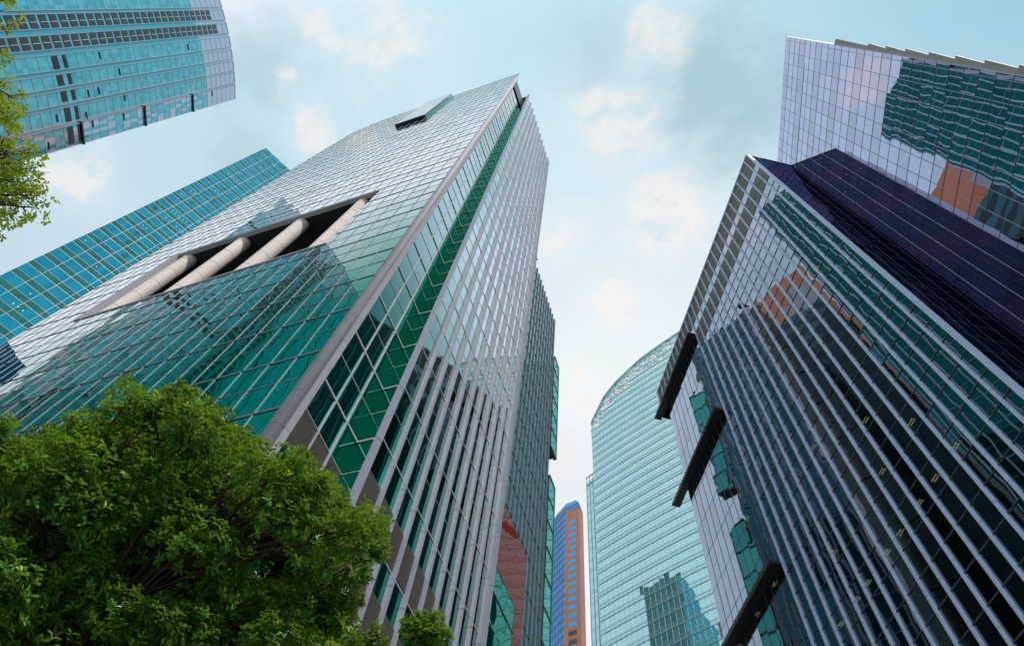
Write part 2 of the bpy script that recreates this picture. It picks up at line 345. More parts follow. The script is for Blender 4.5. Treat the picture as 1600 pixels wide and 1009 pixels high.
# ------------------------------------------------------------------ right block: finned slab R, return wall W, taller slab U
azR=R_(120.665); tR=(math.cos(azR),math.sin(azR)); nR=(-math.sin(azR),math.cos(azR))
azU=R_(102.386); tU=(math.cos(azU),math.sin(azU)); nU=(-math.sin(azU),math.cos(azU))
def finned_block():
    T=thing('office_block','dark mirrored office block with pale vertical fins, three long dark canopies and lit ceiling lamps','office block',(12,32,0))
    F=Fr((-23.5*nR[0],-23.5*nR[1]),tR,nR); gd=-.16
    top=78.07; pitch=1.8645; sp=1.222
    rows=sorted([24.0+pitch*k for k in range(-13,29)]+[GZ,top])
    fins=[11.77+sp*k for k in range(27)]            # 11.77 .. 43.5
    sE=10.93; cut=31.6; zc1=72.7
    cells=[sE+.2]+[f+.13 for f in fins if f>11.8]+[43.9]
    cells=[sE+.1]+[f+.13 for f in fins]
    if cells[-1]<43.8: cells.append(43.9)
    low=[sE+.1]+[f+.13 for f in fins if f<cut]
    plainc=[cut]+[cut+1.03*k for k in range(1,10)]+[41.9]
    for i in range(len(rows)-1):
        z0,z1=rows[i],rows[i+1]; zmid=(z0+z1)/2; g=MB(); t=MB()
        rt=int((top-zmid)/pitch)
        up=z0>=zc1-.3
        cs=cells if up else low+([cut] if low[-1]<cut-.05 else [])
        for a,b in zip(cs[:-1],cs[1:]):
            if rt in (0,1,3,4): 
                continue
            F.quad(g,a,b,z0,z1,gd,r=random.random(),tilt=.002)
        if not up:
            for a,b in zip(plainc[:-1],plainc[1:]): F.quad(g,a,b,z0,z1,gd+.02,r=random.random(),tilt=.0035)
        F.box(t,sE+.05,43.9 if up else cut,z0-.03,z0+.03,gd-.02,gd+.04)
        if not up and i%2==0:
            m=MB(); F.box(m,cut+.2,41.9,z0-.018,z0+.018,gd-.01,gd+.03); m.build('slim_transom',M['aluD'],T)
        if g.f:
            gb=g.build('glazing_band',M['glassR'],T); t.build('transom',M['aluD'],gb)
        else: t.build('transom',M['aluD'],T)
        if rt in (0,1,3,4):
            m=MB()
            for a,b in zip(cs[:-1],cs[1:]): 
                F.box(m,a+.02,b-.02,z0+.05,z1-.05,gd-.1,gd+.02,r=random.random())
                F.box(m,(a+b)/2-.02,(a+b)/2+.02,z0+.05,z1-.05,gd,gd+.05)
            m.build('louvre_row',M['louvreR'],T)
    for f in fins:
        m=MB(); F.box(m,f-.072,f+.072,(GZ if f<cut else zc1+.1),top,gd-.02,-.02); m.build('fin',M['finR'],T)
    m=MB(); F.box(m,sE-.07,sE+.10,GZ,top+.2,gd-.3,0); m.build('edge_fin',M['finR'],T)
    for s in plainc[1:-1]:
        m=MB(); F.box(m,s-.015,s+.015,GZ,zc1-.4,gd,gd+.045); m.build('slim_mullion',M['aluD'],T)
    for z in (72.7,56.3,36.4,17.0):
        m=MB(); F.box(m,31.7,44.5,z-.06,z+.22,gd,.72); ca=m.build('canopy',M['canopy'],T)
        m=MB(); F.box(m,31.75,44.4,z-.09,z-.06,.64,.68); m.build('canopy_edge_trim',M['alu'],ca)
    # interior: a dark core, floor slabs, ceiling lamps
    m=MB(); F.box(m,sE+.3,41.7,GZ,top-.3,-8,-2.6); F.box(m,41.7,43.8,zc1,top-.3,-8,-2.6); m.build('core_wall',M['dark'],T)
    for i,z in enumerate(rows[1:-1]):
        if i%2: continue
        m=MB(); F.box(m,sE+.35,41.6,z-.25,z+.10,-2.6,gd-.06); m.build('floor_slab',M['dark'],T)
    m=MB(); F.box(m,41.85,41.95,GZ,zc1,-8,gd); F.box(m,43.85,43.95,zc1-.3,top,-8,gd); m.build('end_wall',M['glassR'],T)
    m=MB(); F.box(m,sE+.1,43.85,top-.3,top-.05,-5.75,gd-.05); m.build('roof',M['roof'],T)
    m=MB(); F.box(m,sE-.1,43.9,top,top+.25,-.45,.02); m.build('parapet_rail',M['finR'],T)
    tubes=[(1362,668),(1437,674),(1480,770),(1455,811),(1424,858),(1403,890),(1371,938),(1355,968),(1327,1003),(1296,846),(1274,705),(1262,410),(1276,418),(1170,815),(1150,985),(1183,955),(1230,560),(1395,760),(1215,925),(1500,705)]
    for s,z in TUBES:
        zi=max([q for k,q in enumerate(rows[1:-1]) if k%2==0 and q-.3>z-3.9] or [z],key=lambda q:-abs(q-.3-z))
        m=MB()
        for o in (0,.16): F.box(m,s-.25,s+.25,zi-.30,zi-.26,gd-.55-o,gd-.50-o)
        m.build('ceiling_lamp',M['tube'],T)
    # return wall of purple glass
    E0=F.P(sE,0,gd); W=Fr((E0.x,E0.y),(-nR[0],-nR[1]),(-tR[0],-tR[1]))
    wc=[0.05,1.2,2.4,3.6,4.8,5.9]
    for i in range(len(rows)-1):
        z0,z1=rows[i],rows[i+1]; g=MB(); t=MB()
        for a,b in zip(wc[:-1],wc[1:]): W.quad(g,a,b,z0,z1,0,r=random.random(),tilt=.002,m=1 if (i//2)%3==1 else 0)
        W.box(t,.05,5.85,z0-.012,z0+.012,-.02,.015)
        gb=g.build('return_glazing_band',[M['glassW'],M['glassW2']],T); t.build('transom',M['aluD'],gb)
    for s in wc[1:-1]:
        m=MB(); W.box(m,s-.012,s+.012,GZ,top,-.02,.02); m.build('return_mullion',M['aluD'],T)
    m=MB(); W.box(m,0,5.85,top,top+.25,-.3,.06); m.build('return_parapet',M['aluD'],T)
TUBES=[(19.09, 35.93), (16.63, 32.14), (17.63, 28.15), (19.36, 28.07), (21.51, 28.06), (23.04, 28.05), (25.46, 28.05), (26.87, 27.9), (29.02, 28.07), (26.89, 33.96), (24.19, 40.09), (14.76, 53.86), (14.48, 51.97), (34.53, 43.81), (40.93, 38.18), (37.25, 37.01), (21.99, 49.91), (20.24, 31.68), (34.0, 36.01), (15.55, 28.94)]
SPOTS=[(16.99, 63.54), (18.63, 63.36), (16.13, 64.76), (17.24, 55.6), (18.63, 55.52), (15.84, 60.58), (21.79, 60.97), (11.65, 52.15), (20.31, 58.04), (20.35, 64.65), (13.39, 49.02)]
finned_block()

def mirror_slab():
    T=thing('office_tower','lilac mirrored glass slab with taupe sunshade blades behind the dark finned block','tower',(22,18,0))
    F=Fr((-24*nU[0],-24*nU[1]),tU,nU)
    s0,s1,top=6.12,20.9,83.86; p=1.7225
    zs=sorted([40.75+p*k for k in range(-24,25)]+[GZ,top]); zs=[z for z in zs if GZ<=z<=top]
    ss=[s0+.35]+[s0+.35+1.213*k for k in range(1,12)]
    ss=[s0]+[q for q in ss if q<s1-.4]+[s1]
    for i in range(len(zs)-1):
        z0,z1=zs[i],zs[i+1]; g=MB(); t=MB()
        for j,(a,b) in enumerate(zip(ss[:-1],ss[1:])): F.quad(g,a,b,z0,z1,0,r=random.random(),tilt=.0022,m=1 if (i+j*0)%3==1 else 0)
        F.box(t,s0,s1,z0-.013,z0+.013,-.02,.018)
        gb=g.build('glazing_band',[M['glassU'],M['glassU2']],T); t.build('transom',M['aluD'],gb)
    for s in ss:
        m=MB(); F.box(m,s-.016,s+.016,GZ,top,-.02,.022); m.build('mullion',M['alu'],T)
    m=MB(); F.box(m,s0-.04,s0,GZ,top,-.4,.06); m.build('edge_trim',M['aluL'],T)
    m=MB(); F.box(m,s0+2.2,s1-.05,76.6,77.3,.01,.035); m.build('light_strip',M['glassTpale'],T)
    zl=[68.7,61.2,57.85,54.48,50.94,47.47,44.12,40.78,37.4,34,30.6,27.2]
    for a,b in zip(zl[1:],zl[:-1]):
        m=MB(); b2=b-.06
        q=[F.P(s0-.05,a,-.02),F.P(s0-.34,a,-.12),F.P(s0-.34,a,-.2),F.P(s0-.05,a,-.1)]
        u=[F.P(s0-.05,b2,-.02),F.P(s0-.52,b2,-.12),F.P(s0-.52,b2,-.2),F.P(s0-.05,b2,-.1)]
        if True: q.reverse(); u.reverse()
        m.hexa(q+u); m.build('sunshade',M['brownfin'],T)
    def wedge(z0,z1,d0,d1,mat,name):
        m=MB(); e=lambda d:s0+.12-d*.75
        p=[F.P(e(d1),z0,d1),F.P(s1-.1,z0,d1),F.P(s1-.1,z0,d0),F.P(e(d0),z0,d0)]
        if F.flip: p.reverse()
        m.hexa(p+[q+Vector((0,0,z1-z0)) for q in p]); m.build(name,mat,T)
    wedge(GZ,top-.3,-9,-2.4,M['dark'],'core_wall')
    for i,z in enumerate(zs[1:-1]):
        if i%2: continue
        wedge(z-.2,z+.1,-2.4,-.06,M['dark'],'floor_slab')
    m=MB(); F.box(m,s1-.08,s1,GZ,top,-9,-.03); m.build('side_wall',M['bodyd'],T)
    wedge(top-.3,top-.1,-9,-.05,M['roof'],'roof')
    for s,z in SPOTS:
        m=MB(); c=F.P(s,z,-.5); m.tube(c,c+Vector((0,0,.05)),.07,.07,n=10); m.build('downlight',M['spot'],T)
M['glassU2']=glass('lilac_grey_mirror_glass',(.01,.02,.03),(.01,.03,.04),(.19,.27,.41),(.85,.74,.88),k=1.4,rmin=.88,wave=(.38,.008),through=(.2,.26,.34))
mirror_slab()

# ------------------------------------------------------------------ slender finned tower and the low link block
def slim_tower():
    T=thing('office_tower','slim slate grey tower covered in thin vertical fins with mint glass corner bays','tower',(-17.3,45,0))
    k=1.5; x=-17.24-.25; F=Fr((x,0),(0,1),(1,0)); y0,y1,top=37.45,50.4,110.5
    zs=[GZ]+[5.0+3.95*i for i in range(27)]+[top]
    fy=[y0+1.0+1.165*i for i in range(11)]
    ed=[y0]+fy+[y1]
    for z0,z1 in zip(zs[:-1],zs[1:]):
        g=MB(); t=MB()
        for a,b in zip(ed[:-1],ed[1:]):
            F.quad(g,a,b,z0,z1-1.3,0,r=random.random(),tilt=.003); F.quad(g,a,b,z1-1.3,z1,0,r=random.random(),tilt=.003)
        F.box(t,y0,y1,z0-.05,z0+.05,-.03,.06)
        gb=g.build('glazing_band',M['glass2'],T); t.build('transom',M['aluD'],gb)
    for y in fy+[y1-.12]:
        m=MB(); F.box(m,y-.13,y+.11,GZ,top+.6,-.02,.14); m.build('fin',M['fin2'],T)
    m=MB(); F.box(m,y0-.05,y0+.65,GZ,top+1.5,-.4,.2); m.build('corner_fin',M['stone'],T)
    for zt,zb_,yb in ((97.5,72.8,2.45),(66.6,GZ,2.35)):
        n=int(round((zt-zb_)/3.95)); st=(zt-zb_)/n; m=MB(); f=MB()
        for i in range(n):
            z0=zb_+st*i
            F.quad(m,y1+.15,y1+yb,z0,z0+st,.25,r=random.random()); F.box(f,y1+.15,y1+yb+.08,z0-.16,z0+.06,-.1,.32)
        F.box(f,y1+yb,y1+yb+.12,zb_,zt,-.1,.33)
        F.box(f,y1+.15,y1+yb+.08,zt-.1,zt+.1,-1.0,.34)
        b=m.build('corner_bay',M['glassBay'],T); f.build('bay_frame',M['bodyd'],b)
        m=MB(); F.box(m,y1+.15,y1+yb-.05,zb_+.05,zt-.1,-1.0,.2); m.build('bay_core',M['bodyd'],b)
    m=MB(); F.box(m,y0-1.6,y1,GZ,top-.2,-14,-.1); m.build('core_wall',M['bodyd'],T)
    # dark recessed slot at its near side
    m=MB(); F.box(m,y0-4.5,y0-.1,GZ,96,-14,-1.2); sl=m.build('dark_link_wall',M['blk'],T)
    for z in frange(8,96,7.9):
        m=MB(); F.box(m,y0-4.5,y0-.1,z,z+.12,-1.2,-1.1); m.build('link_transom',M['darkg'],sl)
    m=MB(); c=F.P(y0+.4,top+1.5,-.1); 
    m.tube(c,c+Vector((0,0,1.2)),.18,.18); m.hexa([tuple(c+Vector(v)) for v in ((-.3,-.5,1.0),(.3,-.5,1.0),(.3,.9,1.0),(-.3,.9,1.0),(-.3,-.4,2.0),(.3,-.4,2.0),(.3,.7,1.7),(-.3,.7,1.7))])
    m.build('rooftop_unit',M['blk'],T)
slim_tower()
def link_block():
    T=thing('low_building','low green glass block whose red brown band stands in for a reflected red building','building',(-13,28,0))
    F=Fr((-11.55,0),(0,1),(1,0)); y0,y1,top=25.45,30.05,31.7
    g=MB(); ys=[y0,26.6,27.75,28.75]; zz=frange(GZ,26.6,1.9)+[26.7]
    for z0,z1 in zip(zz[:-1],zz[1:]):
        for a,b in zip(ys[:-1],ys[1:]): F.quad(g,a,b,z0,z1,0,r=random.random(),tilt=.012)
    gb=g.build('curtain_wall',M['glassK'],T)
    for z in zz[::2]:
        m=MB(); F.box(m,y0,28.75,z-.03,z+.03,-.02,.04); m.build('transom',M['aluD'],gb)
    m=MB(); F.box(m,y0,y1,26.7,29.2,-.3,.02); F.box(m,y0,y1,29.23,top,-.3,.02); F.box(m,28.75,y1,GZ,26.67,-.3,.02); m.build('red_reflection_band',M['red'],T)  # solid red band standing in for a red building mirrored in the glass
    m=MB(); F.box(m,y0,y1-.1,GZ,top-.2,-5.4,-.32); m.build('core_wall',M['bodyd'],T)
link_block()

# ------------------------------------------------------------------ curved turquoise tower (top left of the view)
def curved_tower():
    T=thing('office_tower','huge curved turquoise glass tower with two columns of dark square windows','tower',(-100,-38,0))
    A=Arc((-.831*180,-.213*180),.37*180); top=180
    strips=[]
    a=29.6
    lay=[(26.4,29.6),(23.7,25.9),(21.3,23.2),(19.0,20.8),(16.3,18.4),(13.65,15.6),(10.9,12.85),(8.5,10.4)]
    q=8.0
    while q>-78: lay.append((q-1.95,q)); q-=2.45
    fl=2.45
    zs=[GZ]+frange(3,top-.5,fl*2)+[top]
    lay.sort()
    M_s=[M['glassT'],M['glassTpale']]
    z_sw=160.5
    for i in range(len(zs)-1):
        z0,z1=zs[i],zs[i+1]; g=MB(); t=MB(); zm=(z0+z1)/2
        prev=None
        for (a,b) in lay:
            last=(b>29); n=6 if last else 3
            m_=1 if (z0>z_sw-.1 and a>-20) or last else 0
            for k in range(n):
                a0=a+(b-a)*k/n; a1=a+(b-a)*(k+1)/n
                for c,e in ((z0,zm),(zm,z1)):
                    mm=m_
                    if last and z0<z_sw: mm=random.choice((0,0,1))
                    ce=(c+e)/2
                    for c2,e2 in ((c,ce),(ce,e)): A.quad(g,a0,a1,c2,e2,0,r=random.random(),m=mm,tilt=0)
            if prev is not None: A.quad(g,prev,a,z0,z1,-.12,r=.15,m=m_)
            prev=b
        gb=g.build('glazing_band',M_s,T)
        for c in (z0,zm): 
            t=MB()
            for (a,b) in lay: A.box(t,a,b,c-.035,c+.035,-.02,.05)
            t.build('transom',M['alu'],gb)
    for (a,b) in lay:
        m=MB()
        for q in (a,b): A.box(m,q-.04,q+.04,GZ,top,-.05,.12)
        m.build('mullion_pair',M['alu'],T)
    for a,b,zz0 in ((13.75,15.5,62),(10.98,12.78,63)):
        proto=None
        for i in range(46):
            z=zz0+2.45*i
            if z+1.8>174.5: break
            m=MB(); A.quad(m,a,b,z,z+1.72,.10,r=random.random()); w=m.build('window',M['win_dark'],T)
            m=MB(); am=(a+b)/2+.05; A.box(m,am-.035,am+.035,z,z+1.72,.08,.14); m.build('window_bar',M['aluL'],w)
    # stack of dark openings across the facade and the odd open casement
    for (a,b) in ((16.5,18.3),(19.1,20.6),(21.4,22.9),(23.8,25.8),(26.6,29.2)):
        for z,w_ in ((114.2,1.4),(116.9,.8)):
            m=MB(); A.quad(m,a,b,z,z+w_,.1); m.build('dark_opening',M['blk'],T)
    for a,z in ((16.6,126.8),(16.9,158.6),(19.4,131.5),(21.8,121.2),(21.7,124.2),(24.4,112),(25.0,119.6),(23.6,131.6),(26.6,130.6),(26.5,121),(28.0,109),(26.6,167)):
        m=MB(); A.box(m,a,a+1.1,z,z+.2,.04,.14); m.build('open_casement',M['blk'],T)
    for z in (117.6,137.6,157.3):
        m=MB(); A.box(m,26.2,29.75,z,z+.38,-.02,.35); m.build('end_fin',M['blk'],T)
    m=MB(); n=24
    for k in range(n):
        a0=-78+(29.6+78)*k/n; a1=-78+(29.6+78)*(k+1)/n
        pts=[A.P(a0,GZ,-.5),A.P(a1,GZ,-.5),A.P(a1,GZ,-22),A.P(a0,GZ,-22)]; pts+=[p+Vector((0,0,top-GZ-.3)) for p in pts]
        pts=[pts[1],pts[0],pts[3],pts[2],pts[5],pts[4],pts[7],pts[6]]
        m.hexa(pts)
    m.build('core_wall',M['body'],T)
curved_tower()

# ------------------------------------------------------------------ plain teal slab behind the main tower
def teal_slab():
    T=thing('office_tower','flat teal glass slab banded in blue and green behind the tower with the loggia','tower',(-85,45,0))
    az=R_(63.98); t=(math.cos(az),math.sin(az)); n=(math.sin(az),-math.cos(az)); o=(-98*math.sin(az),98*math.cos(az))
    F=Fr(o,t,n); s0,s1,top=-36.6,13.0,208.6
    zs=frange(top-4.0*52,top-.1,4.0); zs=[GZ]+[z for z in zs if z>GZ+1]+[top]
    ss=frange(s0,s1,3.0)+[s1]
    for z0,z1 in zip(zs[:-1],zs[1:]):
        g=MB(); f=MB(); zm=z0+1.55
        for a,b in zip(ss[:-1],ss[1:]):
            for u in range(3):
                c=a+(b-a)*u/3; e=a+(b-a)*(u+1)/3; rr=random.random()
                F.quad(g,c,e,zm,z1,0,r=rr,m=1 if random.random()<.04 else 0,tilt=.0015); F.quad(g,c,e,z0,zm,0,r=random.random(),m=1,tilt=.0015)
        F.box(f,s0,s1,z0-.06,z0+.06,-.03,.04); F.box(f,s0,s1,zm-.035,zm+.035,-.03,.04)
        gb=g.build('glazing_band',[M['glassL'],M['glassLg']],T); f.build('transom',M['aluD'],gb)
    for s in ss:
        m=MB(); F.box(m,s-.022,s+.022,GZ,top,-.03,.03); m.build('mullion',M['alu'],T)
    for k in range(22):
        s=s0+1.0+random.random()*9.5; z=random.choice(zs[24:-1])+2.6
        for o_ in range(random.choice((1,2,3))):
            m=MB(); c=F.P(s+o_*.9,z,.03); m.tube(c,c+F.n*.03,.085,.085,n=8); m.build('window_light',M['spotw'],T)
            if len([1 for q in T.children])>430: break
    m=MB(); F.box(m,s0,s1,GZ,top-.1,-24,-.1); m.build('core_wall',M['body'],T)
M['spotw']=emit('white_window_light',(1,1,1),1.6)
teal_slab()

# ------------------------------------------------------------------ pale curved-roof tower in the middle
def sail_tower():
    T=thing('office_tower','pale mint glass tower with a sweeping curved roofline seen between the two dark sides','tower',(20,115,0))
    az=R_(160); t=(-math.cos(az),-math.sin(az)); n=(-math.cos(R_(70)),-math.sin(R_(70))); o=(110*math.cos(R_(70)),110*math.sin(R_(70)))
    F=Bow(o,t,n,40,.0016)      # s grows to the right now
    # roofline: (s, z)
    rl=[(72.38,194.9),(66.2,205.1),(60.4,209.3),(48.9,213.9),(31.8,216.2),(10,216.5),(-15,214)]
    sgn=-1
    def P(s): return s
    rl=[(-s_+0.0,z) for s_,z in rl][::1]; rl=[(-a,b) for a,b in rl]
    # work with u = distance along the facade measured from its left end
    def roofz(s):
        for (a,za),(b,zb) in zip(rl[:-1],rl[1:]):
            if b<=s<=a: return zb+(za-zb)*(s-b)/(a-b)
        return rl[0][1] if s>rl[0][0] else rl[-1][1]
    G=Bow(o,(math.cos(az),math.sin(az)),n,40,.0016)
    sL,sR=72.38,-15.0; fl=3.68; CR=[]
    zs=[GZ]+frange(1.5,218,fl)
    st=1.46; cols=frange(sR,sL-.3,st)+[sL]
    for i in range(len(zs)-1):
        z0,z1=zs[i],zs[i+1]; g=MB(); f=MB(); f2=MB(); fc=MB(); any_=False
        for a,b in zip(cols[:-1],cols[1:]):
            h=min(roofz(a),roofz(b))
            if z0>=h-1.5: continue
            crown=(h-z1)<7.5
            if z1>h: e=h
            else: e=z1
            zsill=min(z0+1.15,e); zt=max(zsill,min(e,z1-.05))
            if crown:
                G.quad(fc,a,b,z0,min(z0+.8,e),0,r=random.random(),m=2)
                G.box(fc,a,b,z0-.05,z0+.05,-.03,.10)
                cb=(a+b)/2; nz_=3; zz=z0+.8
                if e>zz+.1:
                    hh=(e-zz)/nz_
                    for ci,(u,w_) in enumerate(((a,cb),(cb,b))):
                        for kk in range(nz_):
                            if random.random()<.52: G.quad(fc,u+.03,w_-.03,zz+hh*kk,zz+hh*(kk+1),-.02,r=random.random(),m=random.choice((1,2)))
                    for kk in range(nz_+1): G.box(fc,a,b,zz+hh*kk-.05,zz+hh*kk+.05,-.05,.05)
                    G.box(fc,cb-.05,cb+.05,zz,e,-.05,.05)
                continue
            G.quad(g,a,b,z0,zsill,0,r=random.random(),m=1,tilt=.001)
            if zt>zsill+.05: G.quad(g,a,b,zsill,zt,-.02,r=random.random()**1.3,tilt=.004)
            any_=True
            G.box(f,a,b,z0-.04,z0+.04,-.03,.10); G.box(f2,a,b,zsill-.03,zsill+.03,-.03,.06)
        if any_:
            gb=g.build('glazing_band',[M['glassC'],M['glassCs']],T)
            if f.f: f.build('transom',M['aluC'],gb)
            if f2.f: f2.build('transom',M['aluC'],gb)
        if fc.f: CR+=[fc]
    cm=MB()
    for q in CR:
        i0=len(cm.v); cm.v+=q.v; cm.f+=[tuple(i0+k for k in f_) for f_ in q.f]; cm.r+=q.r; cm.m+=q.m
    cm.build('crown_lattice',[M['aluC'],M['glassC'],M['glassCs']],T)
    for s in cols[:]:
        m=MB(); G.box(m,s-.025,s+.025,GZ,roofz(s),-.02,.05); m.build('mullion',M['aluC'],T)
    m=MB()
    for (a,za),(b,zb) in zip(rl[:-1],rl[1:]):
        nn=8
        for k in range(nn):
            s0=a+(b-a)*k/nn; s1=a+(b-a)*(k+1)/nn; q0=roofz(s0); q1=roofz(s1)
            p=[G.P(s0,q0-.35,.15),G.P(s1,q1-.35,.15),G.P(s1,q1-.35,-1),G.P(s0,q0-.35,-1)]; u=[v+Vector((0,0,.7)) for v in p]
            m.hexa(p+u)
    m.build('roof_edge',M['aluC'],T)
    # lower wing at the left
    wz=169.2
    for z0,z1 in zip(zs[:-1],zs[1:]):
        if z1>wz: break
        g=MB()
        for a,b in ((72.5,73.7),(73.7,74.9),(74.9,76.2)):
            G.quad(g,a,b,z0,z0+1.15,-1.2,r=random.random(),m=1); G.quad(g,a,b,z0+1.15,z1,-1.22,r=random.random(),tilt=.003)
        g.build('wing_glazing_band',[M['glassC'],M['glassCs']],T)
    m=MB()
    for s in (72.5,73.7,74.9,76.2): G.box(m,s-.05,s+.05,GZ,wz,-1.25,-1.1)
    G.box(m,72.5,76.2,wz-.4,wz,-1.3,-1.05); G.box(m,72.5,76.2,wz-4,wz-3.7,-1.3,-1.05)
    m.build('wing_frame',M['aluC'],T)
    m=MB()
    for a,b in zip(cols[::6][:-1],cols[::6][1:]):
        G.box(m,a,b,GZ,min(roofz(a),roofz(b))-11,-18,-.4)
    G.box(m,cols[::6][-1],72.2,GZ,180,-18,-.4); G.box(m,72.4,76.1,GZ,wz-5,-14,-1.4)
    m.build('core_wall',M['body'],T)
M['aluC']=plain('pale_blue_aluminium',(.36,.52,.54),.4,0,.5,.05)
sail_tower()

# ------------------------------------------------------------------ far brown and blue tower
def far_tower():
    T=thing('office_tower','slender distant tower of brown stone and bright blue glass with a blue crown','tower',(-58,192,0))
    def pol(azd,dist): return Vector((dist*math.cos(R_(azd)),dist*math.sin(R_(azd)),CAMZ))
    pA,pB,pC,pD=pol(108.10,211),pol(106.66,203),pol(104.98,200),pol(104.5,206)
    top=228
    def fr(a,b):
        t=(b-a); n=Vector((t.y,-t.x,0)); 
        if n.dot(-a)<0: n=-n
        return Fr((a.x,a.y),(t.x,t.y),(n.x,n.y)),t.length
    for (a,b,kind) in ((pA,pB,'g'),(pB,pC,'b'),(pC,pD,'g')):
        F,Lh=fr(a,b); F.o.z=CAMZ
        if kind=='g':
            for z0 in frange(6,top-.1,3.7):
                g=MB(); f=MB(); n=5 if Lh>4 else 2; z1=min(top,z0+3.7)
                for k in range(n):
                    F.quad(g,Lh*k/n,Lh*(k+1)/n,z0,z1-1.1,0,r=random.random()); F.quad(g,Lh*k/n,Lh*(k+1)/n,z1-1.1,z1,0,r=random.random()*.3)
                    F.box(f,Lh*k/n-.05,Lh*k/n+.05,z0,z1,0,.08)
                F.box(f,0,Lh,z1-.09,z1+.09,0,.1); F.box(f,0,Lh,z1-1.17,z1-1.0,0,.1)
                gb=g.build('glazing_band',M['glassF'],T); f.build('glazing_frame',M['aluB'],gb)
        else:
            m=MB(); F.box(m,0,Lh,GZ,top,-4,.12); w=m.build('stone_wall',M['brick'],T)
            for i in range(26):
                z=top-9-7.4*.5*2*.5*i
                if z<60: break
                mt=M['win_dark'] if i in (15,16) else M['win_blue']
                m=MB(); F.box(m,Lh*.27,Lh*.76,z,z+2.0,.0,.16); m.build('window',mt,T)
    m=MB()
    base=[pA,pB,pC,pD,pol(105.6,216),pol(107.6,217)]
    lowp=[p+Vector((0,0,GZ)) for p in base]; topp=[p+Vector((0,0,top-.3)) for p in base]
    cen=sum(base,Vector())/6
    ins=lambda p,k:cen+(p-cen)*k
    nB=len(base)
    inset=[ins(p,.97) for p in base]
    for i in range(nB):
        a,b=inset[i],inset[(i+1)%nB]
        m.quad(a+Vector((0,0,GZ)),b+Vector((0,0,GZ)),b+Vector((0,0,top)),a+Vector((0,0,top)))
    m.poly([p+Vector((0,0,top)) for p in inset])
    m.build('core_wall',M['aluB'],T)
    # crown
    m=MB(); cr=[ins(p,.97) for p in base]; cr2=[ins(p,.74) for p in base]
    for i in range(nB):
        a,b=cr[i],cr[(i+1)%nB]; c,e=cr2[(i+1)%nB],cr2[i]
        m.quad(a+Vector((0,0,top+.5)),b+Vector((0,0,top+.5)),b+Vector((0,0,top+3.5)),a+Vector((0,0,top+3.5)),r=random.random())
        m.quad(a+Vector((0,0,top+3.5)),b+Vector((0,0,top+3.5)),c+Vector((0,0,top+7.0)),e+Vector((0,0,top+7.0)),r=random.random())
    m.poly([p+Vector((0,0,top+7.0)) for p in cr2]); c_=m.build('crown',M['glassF'],T)
    m=MB()
    for i in range(nB):
        a,b=cr[i],cr[(i+1)%nB]; c,e=cr2[(i+1)%nB],cr2[i]
        for zz in (.5,2.0,3.5): m.tube(a+Vector((0,0,top+zz)),b+Vector((0,0,top+zz)),.16,.16,n=4)
        m.tube(a+Vector((0,0,top+3.5)),e+Vector((0,0,top+7.0)),.16,.16,n=4); m.tube(e+Vector((0,0,top+7.0)),c+Vector((0,0,top+7.0)),.16,.16,n=4)
        for k in (.33,.66): m.tube(a.lerp(b,k)+Vector((0,0,top+.5)),a.lerp(b,k)+Vector((0,0,top+3.5)),.12,.12,n=4); m.tube(a.lerp(b,k)+Vector((0,0,top+3.5)),e.lerp(c,k)+Vector((0,0,top+7.0)),.12,.12,n=4)
    m.build('crown_frame',M['aluB'],c_)
M['aluB']=plain('steel_blue_frame',(.10,.20,.36),.4)
far_tower()

# ------------------------------------------------------------------ neighbours seen only in the mirrored glass
def neighbour_orange():
    T=thing('stone_tower','orange brown stone tower with grey curved panels, seen mirrored in the dark fronts','tower',(-58,37,0))
    F=Fr((-50.5,0),(0,1),(1,0))
    m=MB(); F.box(m,27,49,GZ,174,-16,0); m.build('wall',M['orange'],T)
    m=MB(); F.box(m,28.5,33.5,150,166,.0,.35); F.box(m,34.5,37,152,160,0,.5); m.build('grey_panel',M['greyp'],T)
    for z in frange(6,145,3.6):
        m=MB(); F.box(m,28,45,z,z+1.9,0,.12); m.build('window_band',M['win_dark'],T)
neighbour_orange()
def neighbour_teal():
    T=thing('glass_tower','dark teal banded office block in front of the orange brown tower, seen mirrored','tower',(-40,37,0))
    F=Fr((-34.5,0),(0,1),(1,0)); top=128
    zs=frange(GZ,top-1,3.7)+[top]
    for z0,z1 in zip(zs[:-1],zs[1:]):
        m=MB()
        for y in frange(27,48,1.5): F.quad(m,y,y+1.5,z0,z0+2.0,0,r=random.random(),m=1); F.quad(m,y,y+1.5,z0+2.0,z1,0.01,r=random.random())
        m.build('glazing_band',[M['teald'],M['blk']],T)
    m=MB(); F.box(m,27,48,GZ,top-.1,-10,-.1); m.build('core_wall',M['bodyd'],T)
M['teald']=plain('dark_teal_panel',(.012,.085,.09),.35)
neighbour_teal()
def neighbour_blue():
    T=thing('glass_tower','small bright blue glass tower beyond the curved tower, seen only as a reflection','tower',(-120,-4,0))
    F=Fr((-112,0),(0,1),(1,0))
    for z0 in frange(GZ,98,3.6):
        m=MB()
        for y in frange(-9,3,1.5): F.quad(m,y,y+1.5,z0,z0+3.4,0,r=random.random(),tilt=.004)
        m.build('glazing_band',M['blue'],T)
    m=MB(); F.box(m,-9,3,GZ,99,-14,-.2); m.build('core_wall',M['bodyd'],T)
neighbour_blue()
